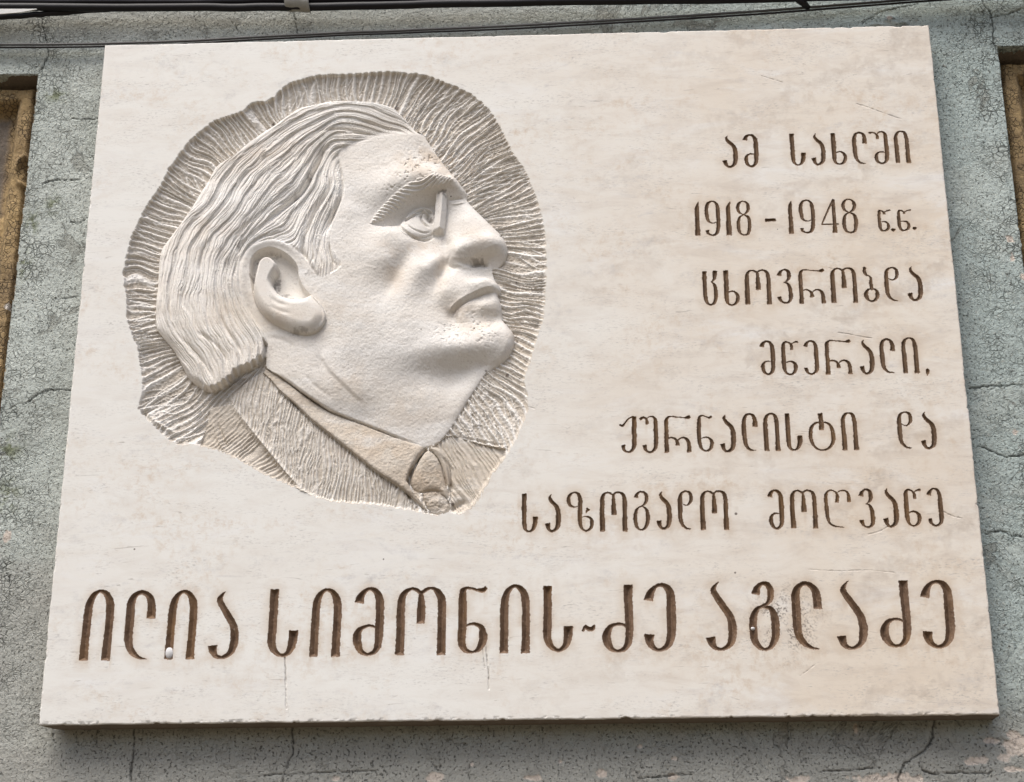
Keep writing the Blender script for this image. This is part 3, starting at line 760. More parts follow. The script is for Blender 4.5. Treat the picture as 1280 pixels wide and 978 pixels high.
def lay(poly_mask, height, region):
    global h, reg
    mk = poly_mask & inside_niche
    h = np.where(mk, height, h); reg = np.where(mk, region, reg)


def gauss_line(pts, sigma, amp, taper=True):
    """a ridge (amp > 0) or groove (amp < 0) along a curve; third column scales the amplitude"""
    q = smooth(P(np.array(pts, float)[:, :2]), 6)
    t = np.linspace(0, 1, len(q))
    sc = np.minimum(1, np.minimum(t, 1 - t) / 0.22 + 0.05) if taper else np.ones(len(q))
    return amp * G.brush(np.column_stack([q, sc]), sigma)


def step_line(pts, amp, left, right, soft=1.2, ramp_=sstep):
    """a sharp lip: height jumps by amp from the right to the left of travel and dies away over `left` / `right` mm"""
    q = smooth(P(np.array(pts, float)[:, :2]), 6)
    D, s, tt = G.dist(q, 3.0 * max(left, right), signed=True)
    sd = D * s
    tp = sstep(0, 0.16, np.minimum(tt, 1 - tt))
    up = np.exp(-np.maximum(sd, 0) / left) * ramp_(-soft, soft, sd)
    dn = np.exp(-np.maximum(-sd, 0) / right) * ramp_(-soft, soft, -sd)
    cut = sstep(3.0 * max(left, right), 2.0 * max(left, right), D)
    return amp * 0.5 * (up - dn) * tp * cut


def lin(a, b, x):
    return np.clip((x - a) / (b - a), 0, 1)


# 2 jacket and lapel: fine nearly upright hatching
jf = G.rbf(P([(330,470,-7),(300,520,-9),(270,520,-8),(360,600,-6),(420,560,-3.5),(400,620,-5.5),(460,600,-3.5),(480,630,-5),(500,620,-4),(350,500,-4.5),(310,570,-7),(230,550,-6),(250,520,-11),(540,640,-6)]))
hat = G.X / 4.5 + 0.06 * (G.Y / 4.5) + 1.2 * (fbm(G.X / 50, G.Y / 70, 2, 14) - 0.5)
hatch = np.maximum(strokes(hat, G.Y / 5.5, 31, 0.36, 1.3), 0.8 * strokes(hat * 1.31 + 2 + 0.03 * G.Y, G.Y / 4.5, 35, 0.32, 1.3))
edge_j = sstep(0, 5, rim_rag)
jl = jf * edge_j + edge_j * (2.3 * hatch - 0.9 + 1.2 * (n2 - 0.5) + 0.8 * (n3 - 0.5))
mJL = G.inside(JACKET_L)
lay(mJL, jl, R_JACKET)
# the piece of coat left of the seam, hatched the other way
JL2 = P([(262,506),(288,502),(316,540),(355,588),(390,626),(330,600),(275,572),(250,556)])
hat2 = (G.X * 0.72 + G.Y * 0.70) / 5.6 + 1.6 * (fbm(G.X / 30, G.Y / 30, 3, 15) - 0.5)
hs3 = strokes(hat2, (G.X - G.Y) / 14, 41, 0.4)
lowpart = sstep(*(P([(300, 530)])[0][1], P([(300, 560)])[0][1]), G.Y + 0.0 * G.X)
h2 = -9.5 + 4.0 * sstep(20, 0, d_rim) + (2.6 * hs3 - 0.8) * (0.35 + 0.65 * lowpart) + 1.6 * (n2 - 0.5) + 0.8 * (n3 - 0.5)
lay(G.inside(JL2), h2 * edge_j, R_JACKET)
sm = gauss_line([(288,502),(300,518),(316,540),(335,562),(355,588),(372,606),(388,624)], 3.0, 3.2)
h = np.where(inside_niche & (reg == R_JACKET), h + sm - np.where(np.abs(sm) > 0.7, 0, 0), h)
# right hand lapel
hat4 = (G.X * 0.90 - G.Y * 0.46) / 5.2 + 1.8 * (fbm(G.X / 30, G.Y / 30, 3, 16) - 0.5)
hs5 = strokes(hat4, (G.X * 0.46 + G.Y * 0.9) / 13, 46, 0.4)
jr = G.rbf(P([(560,550,-11),(600,560,-11),(620,580,-7),(570,600,-8),(580,630,-5),(600,610,-6),(565,635,-7)]))
jr = jr * sstep(0, 6, rim_rag) + sstep(0, 4, rim_rag) * (2.5 * hs5 - 0.7 + 1.1 * (n2 - 0.5) + 0.7 * (n3 - 0.5))
lay(G.inside(JACKET_R), jr, R_JACKET)
h += gauss_line([(566,541),(590,546),(610,551),(632,556)], 1.6, -2.2)
h = np.where(inside_niche, h + gauss_line([(565,634),(572,630),(578,627)], 4.0, -5.0, False), h)

# 3 face and neck
SK = [(440,200,1),(480,186,1),(515,175,0),(530,180,-2),(440,230,2.5),(480,215,3.5),(515,205,3),(545,208,0),(560,220,1),
 (450,258,2.2),(468,250,4),(490,238,6.5),(515,228,7.5),(545,222,6.5),(565,226,5),(576,234,1.5),
 (468,284,1.5),(488,274,-1.5),(508,262,-4),(528,252,-6),(545,246,-7),(500,268,-4),(570,243,-3),(578,248,-4),
 (480,292,4),(492,295,4),(508,302,2.2),(520,312,-0.5),(540,310,-3),(556,300,-5),
 (470,305,5),(490,316,4.5),(512,324,2),(530,328,2.6),(545,328,2),
 (445,300,4.5),(450,330,5.5),(430,350,5),(475,332,6),(486,326,5.5),
 (508,316,2.0),(502,332,1.2),(494,348,1.4),(485,362,2.4),(476,378,4),
 (524,334,5.0),(521,350,5.4),(512,368,5),(538,338,3.5),
 (553,312,-3.5),(556,328,-3.5),(551,343,-2.6),(543,358,-0.8),(536,374,1.2),
 (568,262,-5),(566,280,-4),(562,292,-4),(576,258,-3),(586,258,-2.5),(598,268,-1.5),(612,281,-0.5),(624,295,1),(582,276,1),(594,286,3),(606,296,5),(616,300,6),(578,300,3.5),
 (566,310,2.5),(572,318,5),(586,315,5.5),(600,311,6),(616,307,6.5),(628,305,4),
 (572,329,0),(586,328,-2),(600,326,-4),(614,324,-3),(626,321,-1),(606,335,-5),(590,338,-2.5),(570,338,0.5),
 (604,345,-3.2),(614,348,-2.2),(590,348,0),(574,350,2.5),(560,348,1),(556,366,2.8),(575,362,4),(592,356,4),(608,351,3.4),(619,353,2.2),
 (598,373,0.2),(613,369,0.8),(620,376,2.0),(584,385,1.8),(604,383,2.8),(618,386,1),(592,392,0.5),(578,395,0.8),
 (562,383,-0.5),(563,396,-2.5),(566,410,0),(556,400,0.5),
 (602,400,-1),(618,398,-3),(585,404,0.8),
 (590,414,3),(606,414,4),(620,416,4.5),(634,420,2.5),(612,426,6),(628,432,4),(590,426,5.5),
 (568,425,5),(545,420,5.5),(520,400,5.5),(490,400,5.5),(460,390,5.5),(440,420,5),(480,430,5.5),(520,430,6),
 (606,438,5.5),(582,440,6),(556,442,6),(530,444,5.5),(505,446,5),(478,450,4),(450,452,3.2),
 (622,447,1),(604,454,-3.5),(580,460,-5.5),(556,464,-4.5),(530,466,-1.5),(505,466,1.2),(480,466,2.2),
 (594,470,-4.2),(576,490,-3.6),(556,500,-3),(536,490,-2),(510,490,-1),(560,525,-3.8),(540,540,-4),(520,530,-3.4),(500,515,-2),(490,538,-3.6),(470,500,-1),(450,490,1),(455,520,-4),(430,505,-1),(410,495,1),(400,470,2.4),(425,465,2.6),(430,440,4),(400,445,2),(385,470,2),(370,476,0),(355,462,-1),(345,450,-2),(360,440,-0.5),(380,430,1),
 (420,395,4.5),(430,372,5),(410,412,3),(395,424,1.5),(350,425,-1.5),(335,415,-2),(318,385,-1),(308,350,0),(318,315,0),(345,305,0.5),(375,318,1.5),(400,325,3),(430,320,5),(428,290,4.5),(440,265,3.5),(430,240,2)]
sk = G.rbf(P([(a, b, c * 1.6) for a, b, c in SK]))
# creases and lips
sk += step_line([(562,392),(568,384.5),(579,377.5),(592,370.5),(606,365),(622,363)], 8.0, 7, 6, 3.2, lin)
sk += gauss_line([(564,394),(571,386),(582,379),(594,372.5),(607,368),(621,366)], 1.2, -1.6)            # mouth: the upper lip overhangs
sk += gauss_line([(563,389),(566,398),(571,407)], 4.5, -1.6)
sk += step_line([(558,322),(567,328),(578,329),(590,326),(602,321),(615,316),(631,311)], 7.5, 9, 7, 5.0, lin)         # under the nose
sk += gauss_line([(591,328),(599,325.5),(606,327)], 3.6, -7.0, False)                                            # nostril
sk += gauss_line([(562,318),(560,326),(565,333),(574,336)], 2.4, -2.0)
sk += gauss_line([(566,329),(580,333),(592,331)], 3.2, 2.2)
sk += gauss_line([(556,292),(558,305),(557,322),(551,340),(543,356)], 5.0, -3.0) + gauss_line([(510,312),(502,332),(490,356),(479,376)], 9.0, -2.2)                               # cheek fold
# orbit under the brow, lids, eyeball
sk += step_line([(467,278),(479,272),(494,258),(508,249),(524,241),(543,236),(560,234),(574,240)], 3.0, 9, 10, 2.0)
orb = G.sdf(P([(460,281),(478,274),(494,262),(509,251),(525,243),(545,236),(557,236),(553,256),(541,261),(529,256),(516,262),(506,270),(498,281),(480,284)]), 12)
bl = smooth(P([(456,283),(478,273),(494,261),(508,250),(524,242),(543,236),(560,234)]), 6)
sk += -9.0 * lin(0, 13, G.dist(bl, 30)) * sstep(-1.2, 1.2, orb)
eye = np.array(P([(522, 281)])[0])
ex = (G.X - eye[0]) * 0.97 + (G.Y - eye[1]) * -0.22; ey = (G.Y - eye[1]) * 0.97 + (G.X - eye[0]) * 0.22
sk += 6.5 * np.clip(1 - (ex / 24) ** 2 - (ey / 17) ** 2, 0, 1) ** 0.6 * sstep(26, 20, np.abs(ex))
sk += gauss_line([(499,279),(508,267),(518,259),(528,254.5),(538,256),(541,262)], 2.0, 7.5)                    # upper lid
sk += gauss_line([(503,277),(511,269),(520,262),(529,259),(536,261)], 1.6, -5.0)
sk += gauss_line([(496,279),(489,278),(480,279)], 1.4, -1.4)
sk += gauss_line([(499,281),(506,290),(518,296.5),(531,297.5),(542,291)], 1.6, -3.8)                           # lower lid
sk += gauss_line([(507,279),(516,286),(528,289),(538,286)], 1.2, -2.2)
sk += gauss_line([(527,259),(525,266),(528,275),(536,281)], 1.5, -5.0)                                         # iris
sk += gauss_line([(533,262),(534,267),(537,271)], 3.0, -9.0, False)                                            # pupil
# the far rim of the spectacles, a thin upright wedge
ap = smooth(P([(553,238),(552.5,250),(551.5,265),(549,288)]), 6)
D, s, _t = G.dist(ap, 20, signed=True)
sd = D * s                                                                                                     # positive on its right
t_ = np.clip((G.Y - ap[0, 1]) / (ap[-1, 1] - ap[0, 1]), 0, 1)
wedge = np.where(sd > 0, 1 - sd / 6.0, 1 + sd / 9.0)
capw = sstep(-3, 3, G.Y - ap[0, 1]) * sstep(3, -3, G.Y - ap[-1, 1])
sk = sk + np.maximum(0, np.where(wedge > 0, -6.0 + 7.5 * wedge, -99) - sk) * sstep(-3, 5, G.Y - ap[0, 1]) * sstep(4, -5, G.Y - ap[-1, 1])
sk += gauss_line([(560,247),(568,246),(580,246)], 1.6, -2.0) + gauss_line([(563,251),(572,252),(581,250)], 1.4, 1.8)
# brow hairs
BROW = P([(464,280),(469,270),(482,256),(498,243),(518,231),(543,223),(560,223),(567,229),(556,233),(540,237),(525,242),(509,250),(495,261),(481,273),(470,279)])
bd = G.sdf(smooth(BROW, 4, True), 8)
bx, by = P([(500, 255)])[0]
tilt = 0.24 - 0.75 * sstep(bx - 5, bx + 75, G.X)
bh = (G.Y - by - tilt * (G.X - bx)) / 5.0
sk += sstep(-1.5, 2.5, bd) * (1.8 + 2.6 * (np.abs(np.mod(bh + 0.5 * n1, 1) * 2 - 1) - 0.5))
# neck tendons, hair line of the nape
sk += step_line([(398,440),(410,462),(430,482),(455,505)], 2.2, 12, 12, 3.0) + gauss_line([(378,466),(395,484),(415,498)], 3, -0.9)
sk += gauss_line([(332,420),(352,424),(372,436)], 3, -0.8)
# dressed surface: fine point marks, pitted on the brow and chin
pit = np.clip(fbm(G.X / 3.4, G.Y / 3.4, 2, 41) - 0.58, 0, 1) * 9
pm = np.zeros_like(h)
for (a, b, r_) in ((520, 215, 32), (535, 200, 22), (600, 412, 24), (565, 418, 18), (495, 240, 16), (548, 226, 14)):
    c_ = P([(a, b)])[0]
    pm = np.maximum(pm, np.exp(-((G.X - c_[0]) ** 2 + (G.Y - c_[1]) ** 2) / (r_ * r_)))
sk -= pit * pm * 0.75
sk += 0.9 * (n1 - 0.5) + 0.55 * (n2 - 0.5) + 0.5 * (n3 - 0.5)

# ear: rim, the hollow under it, the long fold running down into the lobe, the shell
EAR = smooth(P([(312,346),(312,330),(316,319),(326,311.5),(339,309),(353,314),(365,323),(373,335),(374,346),(380,360),(388,369),(397,378),(405,389),(408.5,400),(404,411),(394,418.5),(380,420),(362,415),(344,406),(329,394),(318,378)]), 5, True)
BEAN = smooth(P([(320.5,338),(323,329),(330,323),(339,323),(347,331),(347,338),(342,346),(340,353),(344,362),(352,370),(365,374.5),(380,374),(388,371),(397,378),(405,389),(408.5,400),(404,411),(394,418.5),(380,420),(362,415),(344,406),(329,394),(320,380),(316.5,364),(318,348)]), 5, True)
SHELL = smooth(P([(350,335),(344,345),(341,353),(345,363),(353,371),(365,375),(380,374),(384,366),(376,352),(370,341),(360,333)]), 5, True)
lobe = sstep(P([(340, 345)])[0][1], P([(380, 400)])[0][1], G.Y)
ring_ = gauss_line([(312,384),(306,368),(303.5,350),(305,328),(315,310.5),(338,302.5),(357,307),(372,319),(379,334)], 5.5, 3.0)
sk = sk + ring_
ed = G.sdf(EAR, 40); bd2 = G.sdf(BEAN, 40); sd2 = G.sdf(SHELL, 20)
inear = sstep(-1.2, 1.2, ed)
base_e = sk * (1 - 0.85 * sstep(0, 5, ed)) - 14 * sstep(0, 3.0, ed) * (1 - lobe)
tb = np.clip(bd2 / (5.5 + 8.5 * lobe), 0, 1)
bean_h = (9.0 + 3.5 * lobe - (-14) * (1 - lobe) * 1.0) * np.sqrt(np.clip(1 - (1 - tb) ** 2, 0, 1))
tilt_b = 3.0 * sstep(P([(330, 360)])[0][0], P([(405, 400)])[0][0], G.X)
sk = np.where(ed > 0, base_e + np.where(bd2 > 0, bean_h + tilt_b * tb, 0), sk)
sk = np.where(sd2 > 0, np.minimum(sk, 7 - 14.5 * sstep(0, 3.0, sd2) + 6.0 * sstep(4, 13, sd2) + 2.6 * (n2 - 0.5) + 2.0 * (n3 - 0.5)), sk)
sk += gauss_line([(338,387),(352,394),(366,398)], 2.6, -0.9) + gauss_line([(340,377),(350,384),(362,387)], 3.0, -1.2)

dprof = G.dist(PROFILE, 40)
rr = 10.0
tp = np.clip(dprof / rr, 0, 1)
prof = np.sqrt(np.clip(1 - (1 - tp) ** 2, 0, 1))
floor_here = FLOOR + 0.5
skin = floor_here + (sk - floor_here) * prof
lay(G.inside(SKIN), skin, R_SKIN)

# 4 collar and tie
co = G.rbf(P([(335,466,-5),(365,488,-3.5),(400,520,-2),(440,550,-1),(480,580,0),(505,600,0.5),(510,570,-3),(525,560,-5),(470,545,-6),(430,528,-6),(390,503,-6.5),(360,479,-6),(500,555,-5.5),(515,600,0),(535,636,-2)]))
mC = G.inside(COLLAR)
coh = co + 1.8 * (n1 - 0.5) + 1.3 * (n2 - 0.5) + 1.0 * (n3 - 0.5)
lay(mC, coh, R_COLLAR)
lowE = [(329,465),(350,488),(370,506),(390,525),(410,541),(430,557),(450,573),(470,589),(488,601),(506,613),(524,630),(536,641)]
h = np.where(inside_niche, h + step_line(lowE, 4.4, 9, 7, 1.0) + gauss_line(lowE, 2.2, -2.0), h)
topE = [(345,466),(360,476),(375,488),(410,511),(450,526),(500,546),(530,557)]
h = np.where(inside_niche, h + gauss_line(topE, 1.5, -2.4), h)
lay(G.inside(COLLAR_R), -6 + 2.5 * np.clip(G.sdf(COLLAR_R, 8) / 4, 0, 1) + 0.4 * (n3 - 0.5), R_COLLAR)
kd = G.sdf(KNOT, 30)
kt = np.clip(kd / 15, 0, 1)
lay(kd > 0, -9 + 6.5 * np.sqrt(np.clip(1 - (1 - kt) ** 2, 0, 1)) + 2.0 * (n2 - 0.5) + 1.1 * (n3 - 0.5), R_TIE)
td = G.sdf(TIE_LOW, 30)
lay(td > 0, -8 + 4.5 * np.sqrt(np.clip(1 - (1 - np.clip(td / 12, 0, 1)) ** 2, 0, 1)) + 4.5 * (n2 - 0.5) + 2.0 * (n3 - 0.5), R_TIE)
h = np.where(inside_niche, h + gauss_line([(527,614),(540,611.5),(555,614)], 1.4, -2.0) + gauss_line([(531,560),(522,572),(513,590),(510,601)], 2.4, -4.5, False)
             + gauss_line([(550,566),(559,580),(563,602),(564,622)], 1.8, -3.4), h)

# 5 hair: strands follow a flow field laid through guide locks
guides = [
 [(530,166),(491,131),(430,124),(377,132),(324,165),(269,205),(243,248),(203,305),(195,358),(195,408),(217,438),(250,481)],
 [(525,166),(480,140),(430,133),(380,146),(330,178),(285,215),(262,255),(230,300),(216,350),(214,400),(235,440),(262,483)],
 [(515,167),(470,150),(430,143),(385,160),(345,190),(305,225),(280,262),(250,302),(238,350),(238,400),(258,440),(277,480)],
 [(505,168),(470,160),(430,152),(395,170),(360,200),(325,232),(300,270),(270,308),(262,350),(262,400),(282,440),(293,470)],
 [(490,170),(450,164),(420,163),(395,185),(365,218),(335,250),(305,290),(285,325),(278,360),(284,400),(306,440),(308,460)],
 [(470,173),(440,173),(412,178),(395,200),(370,240),(345,262),(315,290),(296,322),(290,360),(300,395),(320,430),(320,455)],
 [(408,198),(390,232),(370,262),(345,288),(318,303),(303,325),(300,350),(308,378),(322,402),(334,425)],
 [(415,200),(405,235),(392,265),(382,290),(378,318)],
 [(422,205),(418,240),(405,270),(396,300),(395,338)],
 [(428,215),(427,245),(418,275),(412,300),(415,325),(418,340)],
 [(433,225),(433,250),(426,275),(423,300),(430,332)]]
gp = []
for k, gl in enumerate(guides):
    q = smooth(P(gl), 3)
    for a in q[::2]:
        gp.append((a[0], a[1], float(k)))
phi = G.rbf(gp)
along = (G.Y * 0.8 - G.X * 0.35)
hx = phi * 2.7 + 1.5 * (fbm(G.X / 36, G.Y / 36, 3, 51) - 0.5)
sA = vnoise(hx, along / 70, 61)


def cuts(ph_, al, seed, w):
    p = ph_ + 0.8 * (vnoise(ph_ * 0.5, al * 0.15, seed) - 0.5) * 2
    c = np.floor(p)
    a_ = 0.35 + 0.85 * vnoise(c * 4.1 + 0.5, al * 0.5 + c, seed + 1)
    return np.clip(1 - np.abs(p - c - 0.5) / w, 0, 1) * a_


groove = 2.5 * cuts(hx, along / 9, 61, 0.16) + 1.8 * cuts(hx * 1.9 + 0.3, along / 7, 64, 0.17) + 0.9 * cuts(hx * 3.7 + 0.7, along / 5, 67, 0.24)
strand = 2.9 - groove + 0.8 * np.abs(2 * sA - 1)
lw = phi * 1.15 + 0.8 * (fbm(G.X / 50, G.Y / 50, 2, 52) - 0.5)
locks = 2.9 * (sstep(0.0, 1.0, np.mod(lw, 1)) - 0.5) * (0.3 + 0.9 * vnoise(np.floor(lw) * 3.3, along / 60, 66)) * sstep(0, 0.16, np.mod(lw, 1))
hb = G.rbf(P([(a, b, c * 1.2) for a, b, c in [(500,158,-2),(470,145,0),(430,132,0),(380,142,1),(330,178,1.5),(285,212,1.5),(255,255,1),(225,310,0.5),(206,360,-1),(206,400,-1),(225,435,0),(255,474,1),
     (480,165,-0.5),(440,165,2),(400,180,4),(350,210,5),(300,260,5.5),(260,310,4.5),(250,360,4),(255,400,4.5),(275,440,5.5),(275,472,5),(295,452,5.5),(300,420,5),(285,350,3.5),(300,300,4),(325,282,4),
     (360,250,5.5),(385,215,5),(405,200,1.5),(392,245,3),(372,275,3.5),(350,292,2.5),(400,270,5),(412,245,5.5),(424,240,5),(418,280,6),(400,300,6),(390,322,5.5),(410,330,7),(424,332,5),(320,435,4.5),(330,420,2.5),(310,390,1.5),(296,370,1.5),(293,340,1.5)]]))
hair = hb * 0.85 + 0.85 * (strand - 1.9) + locks + 0.5 * (n3 - 0.5)
for pts, sg, am in (([(414,184),(404,190),(399,203),(390,220),(380,238),(366,252),(352,264),(338,280)], 4.2, -9.0),
                    ([(412,184),(405,195),(398,212),(388,230)], 3.0, 2.6),
                    ([(424,196),(428,212),(430,228),(428,246),(420,264),(411,282),(405,298)], 3.4, -8.0),
                    ([(414,224),(412,238),(404,252),(394,268),(386,286),(381,304)], 2.8, -5.5),
                    ([(436,180),(452,177),(468,174),(486,170)], 3.0, -3.2),
                    ([(400,166),(425,163),(450,167),(478,170)], 2.2, -2.8),
                    ([(445,150),(470,156),(495,164)], 2.2, -2.6),
                    ([(330,262),(318,276),(306,286),(296,300),(288,318)], 2.6, -3.4),
                    ([(308,300),(300,310),(298,318)], 3.0, -3.8),
                    ([(285,322),(281,345),(279,368)], 2.4, -2.6),
                    ([(260,300),(252,322),(248,345)], 2.2, -2.4),
                    ([(247,416),(256,422),(268,431),(280,443),(287,458)], 2.2, -3.2),
                    ([(275,392),(282,410),(294,428),(303,446)], 2.0, -2.8),
                    ([(222,418),(240,436),(256,456),(266,476)], 1.8, -2.4),
                    ([(380,296),(379,316),(386,332)], 3.2, -5.0), ([(376,312),(384,330),(394,344)], 2.6, -4.0), ([(402,300),(399,320),(404,338)], 1.6, -2.4), ([(412,306),(414,322),(420,336)], 1.4, -2.0),
                    ([(392,296),(390,316),(394,334)], 1.6, -2.2)):
    hair += gauss_line(pts, sg, am)
# bare flat patch inside the front lock
fp = P([(411, 204)])[0]
flat = np.exp(-(((G.X - fp[0]) / 9) ** 2 + ((G.Y - fp[1]) / 17) ** 2))
hair = hair * (1 - 0.8 * flat) + flat * 0.8 * 2.5
HP = np.vstack([HAIR_OUT, HAIR_LOW[1:], HAIR_IN[1:]])
mH = G.inside(HP)
wob = 3.0 * (sA - 0.5)
dout = np.minimum(G.dist(HAIR_OUT, 40), 40)
dlow = G.dist(HAIR_LOW, 40)
din = G.dist(HAIR_IN, 40)
t1 = np.clip((dout + 1.5 * (sA - 0.5)) / 8.0, 0, 1); e1 = np.sqrt(np.clip(1 - (1 - t1) ** 2, 0, 1))
scal = 6.5 * np.abs(np.mod(hx * 0.8, 1) - 0.5) * (0.5 + sA)
t2 = np.clip((dlow - scal + 0.5) / 4.0, 0, 1); e2 = np.sqrt(np.clip(1 - (1 - t2) ** 2, 0, 1))
und = np.where(dout < dlow, floor_here, floor_here + 1)
hair_h = floor_here + (hair - floor_here) * np.minimum(e1, 0.15 + 0.85 * e2)
hx0, hy0 = P([(440, 178)])[0]
t3 = np.clip(din / (4.0 + 9.0 * sstep(hx0 - 18, hx0 + 12, G.X)), 0, 1)
base_skin = np.where(np.isin(reg, (R_SKIN,)), h, hair_h)
hair_h = np.where(np.isin(reg, (R_SKIN,)) , base_skin + (hair_h - base_skin) * sstep(0, 1, t3) + 0.0, hair_h)
lay(mH, hair_h, R_HAIR)

h = np.where(inside_niche, h + gauss_line([(178,509),(182,522),(192,535),(203,546)], 3.4, -5.0) + gauss_line([(182,514),(194,526),(210,536),(222,541)], 3.0, 3.4)
             + gauss_line([(270,524),(276,540),(284,560)], 1.6, -2.2) + gauss_line([(264,522),(271,545),(280,566)], 1.6, 1.8), h)
h = np.where(inside_niche, h, 0.0)
H[sl_all] = h; REG[sl_all] = reg
BRUISE[sl_all] = np.where(reg == R_BACK, np.clip(ridge * 1.8, 0, 1), 0)
BRUISE[sl_all] = np.where(reg == R_JACKET, np.clip(0.8 * hatch, 0, 0.8) * mJL, BRUISE[sl_all])
# beige bloom on brow, chin and coat; beige patches under eye, in cheek folds
beige_tint = np.zeros_like(h)
for (a, b, rx, ry, s_) in ((530, 205, 40, 30, 0.55), (600, 412, 26, 16, 0.5), (330, 190, 40, 16, 0.35), (260, 285, 30, 20, 0.35), (290, 385, 26, 30, 0.3), (520, 305, 40, 14, 0.5), (475, 560, 50, 22, 0.5), (450, 540, 40, 16, 0.5), (535, 595, 26, 26, 0.5), (650, 420, 20, 40, 0.35), (640, 350, 20, 26, 0.25), (590, 300, 26, 20, 0.35), (515, 310, 34, 12, 0.6), (494, 345, 14, 34, 0.5), (552, 340, 9, 24, 0.55), (440, 475, 34, 30, 0.3), (540, 200, 46, 30, 0.7), (575, 392, 20, 20, 0.5), (350, 400, 30, 12, 0.4), (420, 400, 60, 40, 0.2), (500, 510, 50, 30, 0.3)):
    c_ = P([(a, b)])[0]
    beige_tint = np.maximum(beige_tint, s_ * np.exp(-(((G.X - c_[0]) / rx) ** 2 + ((G.Y - c_[1]) / ry) ** 2)))
STAIN_TINT[sl_all] = beige_tint * sstep(0.26, 0.62, fbm(G.X / 13, G.Y / 13, 5, 71)) * (reg > 0) * (0.8 + 0.5 * n2)
for (a, b, r_) in ((495, 129, 4.5), (626, 294, 2), (645, 350, 2), (340, 150, 3), (646, 425, 3), (607, 461, 2.5), (174, 510, 3), (634, 467, 2.5), (565, 628, 3)):
    c_ = P([(a, b)])[0]
    GRIME_TINT[sl_all] = np.maximum(GRIME_TINT[sl_all], 0.85 * sstep(r_, r_ * 0.4, np.hypot(G.X - c_[0], G.Y - c_[1]) + 2.2 * (n2 - 0.5)))

# dirt flecks at ear, nostril, eye; dark patches at hair, mouth corner, lobe, nape
for (a, b, rx, ry, s_) in ((598,325,12,4,0.5), (322,326,5,8,0.7), (316,342,4,9,0.6), (340,316,12,5,0.35), (346,352,6,12,0.65), (354,367,12,4,0.5), (376,416,16,5,0.45), (553,241,7,6,0.6), (536,266,5,6,0.6), (505,272,5,4,0.4), (404,192,6,5,0.4), (388,224,6,10,0.4), (370,248,9,7,0.4), (300,307,6,6,0.5), (285,330,5,12,0.3), (390,343,10,5,0.4), (296,474,22,8,0.3), (568,392,6,8,0.4), (505,408,30,14,0.12), (395,455,14,14,0.15)):
    c_ = P([(a, b)])[0]
    f = np.exp(-(((G.X - c_[0]) / rx) ** 2 + ((G.Y - c_[1]) / ry) ** 2))
    GRIME_TINT[sl_all] = np.maximum(GRIME_TINT[sl_all], s_ * sstep(0.42, 0.66, f * 0.30 + 0.62 * fbm(G.X / 3.2, G.Y / 3.2, 4, 77) + 0.1 * (n2 - 0.5)) * sstep(0.02, 0.35, f))

# ------------------------------------------------------------------ carve the letters
LETTERS = []                                            # (kind, region id)
rid = 100
BIG_FROM = rid + sum(len(l) for l in LINES[:-1])
for li, line in enumerate(LINES):
    placed = [place(*c) for c in line]
    bb = np.array([b for _, b in placed])
    pad = 15 if li == 6 else 10
    x0 = bb[:, 0].min() - pad
    if li == 5:
        x0 = bb[:, 0].min() - 5
    sl, g = window(x0, bb[:, 2].max() + pad, bb[:, 1].min() - pad, bb[:, 3].max() + pad)
    ragn = (vnoise(g.X / 1.5, g.Y / 1.5, 81 + li) - 0.5) * 0.5 + (vnoise(g.X / 4, g.Y / 4, 91) - 0.5) * 0.5
    allD = np.full(g.X.shape, 14.0, np.float32)
    for (key, *_), (st, b) in zip(line, placed):
        w = g.win(b[0] - 14, b[2] + 14, b[1] - 14, b[3] + 14)
        sub = Grid(g.xs[w[1]], g.ys[w[0]])
        d = stroke_field(sub, st, 14.0) + ragn[w] * (1.0 if li == 6 else 0.7)
        allD[w] = np.minimum(allD[w], d)
        # slide the nearest sample points on to the outline
        gy, gx = np.gradient(d, sub.p)
        gl_ = np.hypot(gx, gy) + 1e-6
        near = np.abs(d) < 0.5 * PITCH_MM
        ox = np.where(near, -d * gx / gl_, 0); oy = np.where(near, -d * gy / gl_, 0)
        hh = np.where(d < 0, np.maximum(d * 1.05, -5.4), 0.0)
        hh = np.where(near, 0.0, hh)
        gsl = (slice(sl[0].start + w[0].start, sl[0].start + w[0].start + d.shape[0]), slice(sl[1].start + w[1].start, sl[1].start + w[1].start + d.shape[1]))
        H[gsl] = np.where(d < 0, hh + (n3.mean() * 0), H[gsl])
        DX[gsl] = np.where(near, ox, DX[gsl]); DY[gsl] = np.where(near, oy, DY[gsl])
        m_in = d < 0.0
        REG[gsl] = np.where(m_in, rid, REG[gsl])
        LETTERS.append((KIND.get(key, 'letter'), rid, d, gsl))
        rid += 1
    # bronze wash that has bled into the stone round the strokes
    bleed = np.exp(-np.maximum(allD, 0) / 6.0) * sstep(14, 8, allD) * sstep(0.25, 0.68, fbm(g.X / 15, g.Y / 15, 4, 95))
    # and run down a little with the rain
    near_ = np.exp(-np.maximum(allD, 0) / 2.5)
    strk = sstep(0.45, 0.75, fbm(g.X / 4.5, g.Y / 40, 3, 96))
    for k_ in range(2, 15, 2):
        sh = np.zeros_like(near_); r_ = int(k_ / PITCH_MM); sh[r_:] = near_[:-r_]
        bleed = np.maximum(bleed, sh * (1 - k_ / 17.0) * strk * sstep(0, 6, g.ys[-1] - g.Y))
    STAIN_TINT[sl] = np.maximum(STAIN_TINT[sl], 0.66 * bleed)
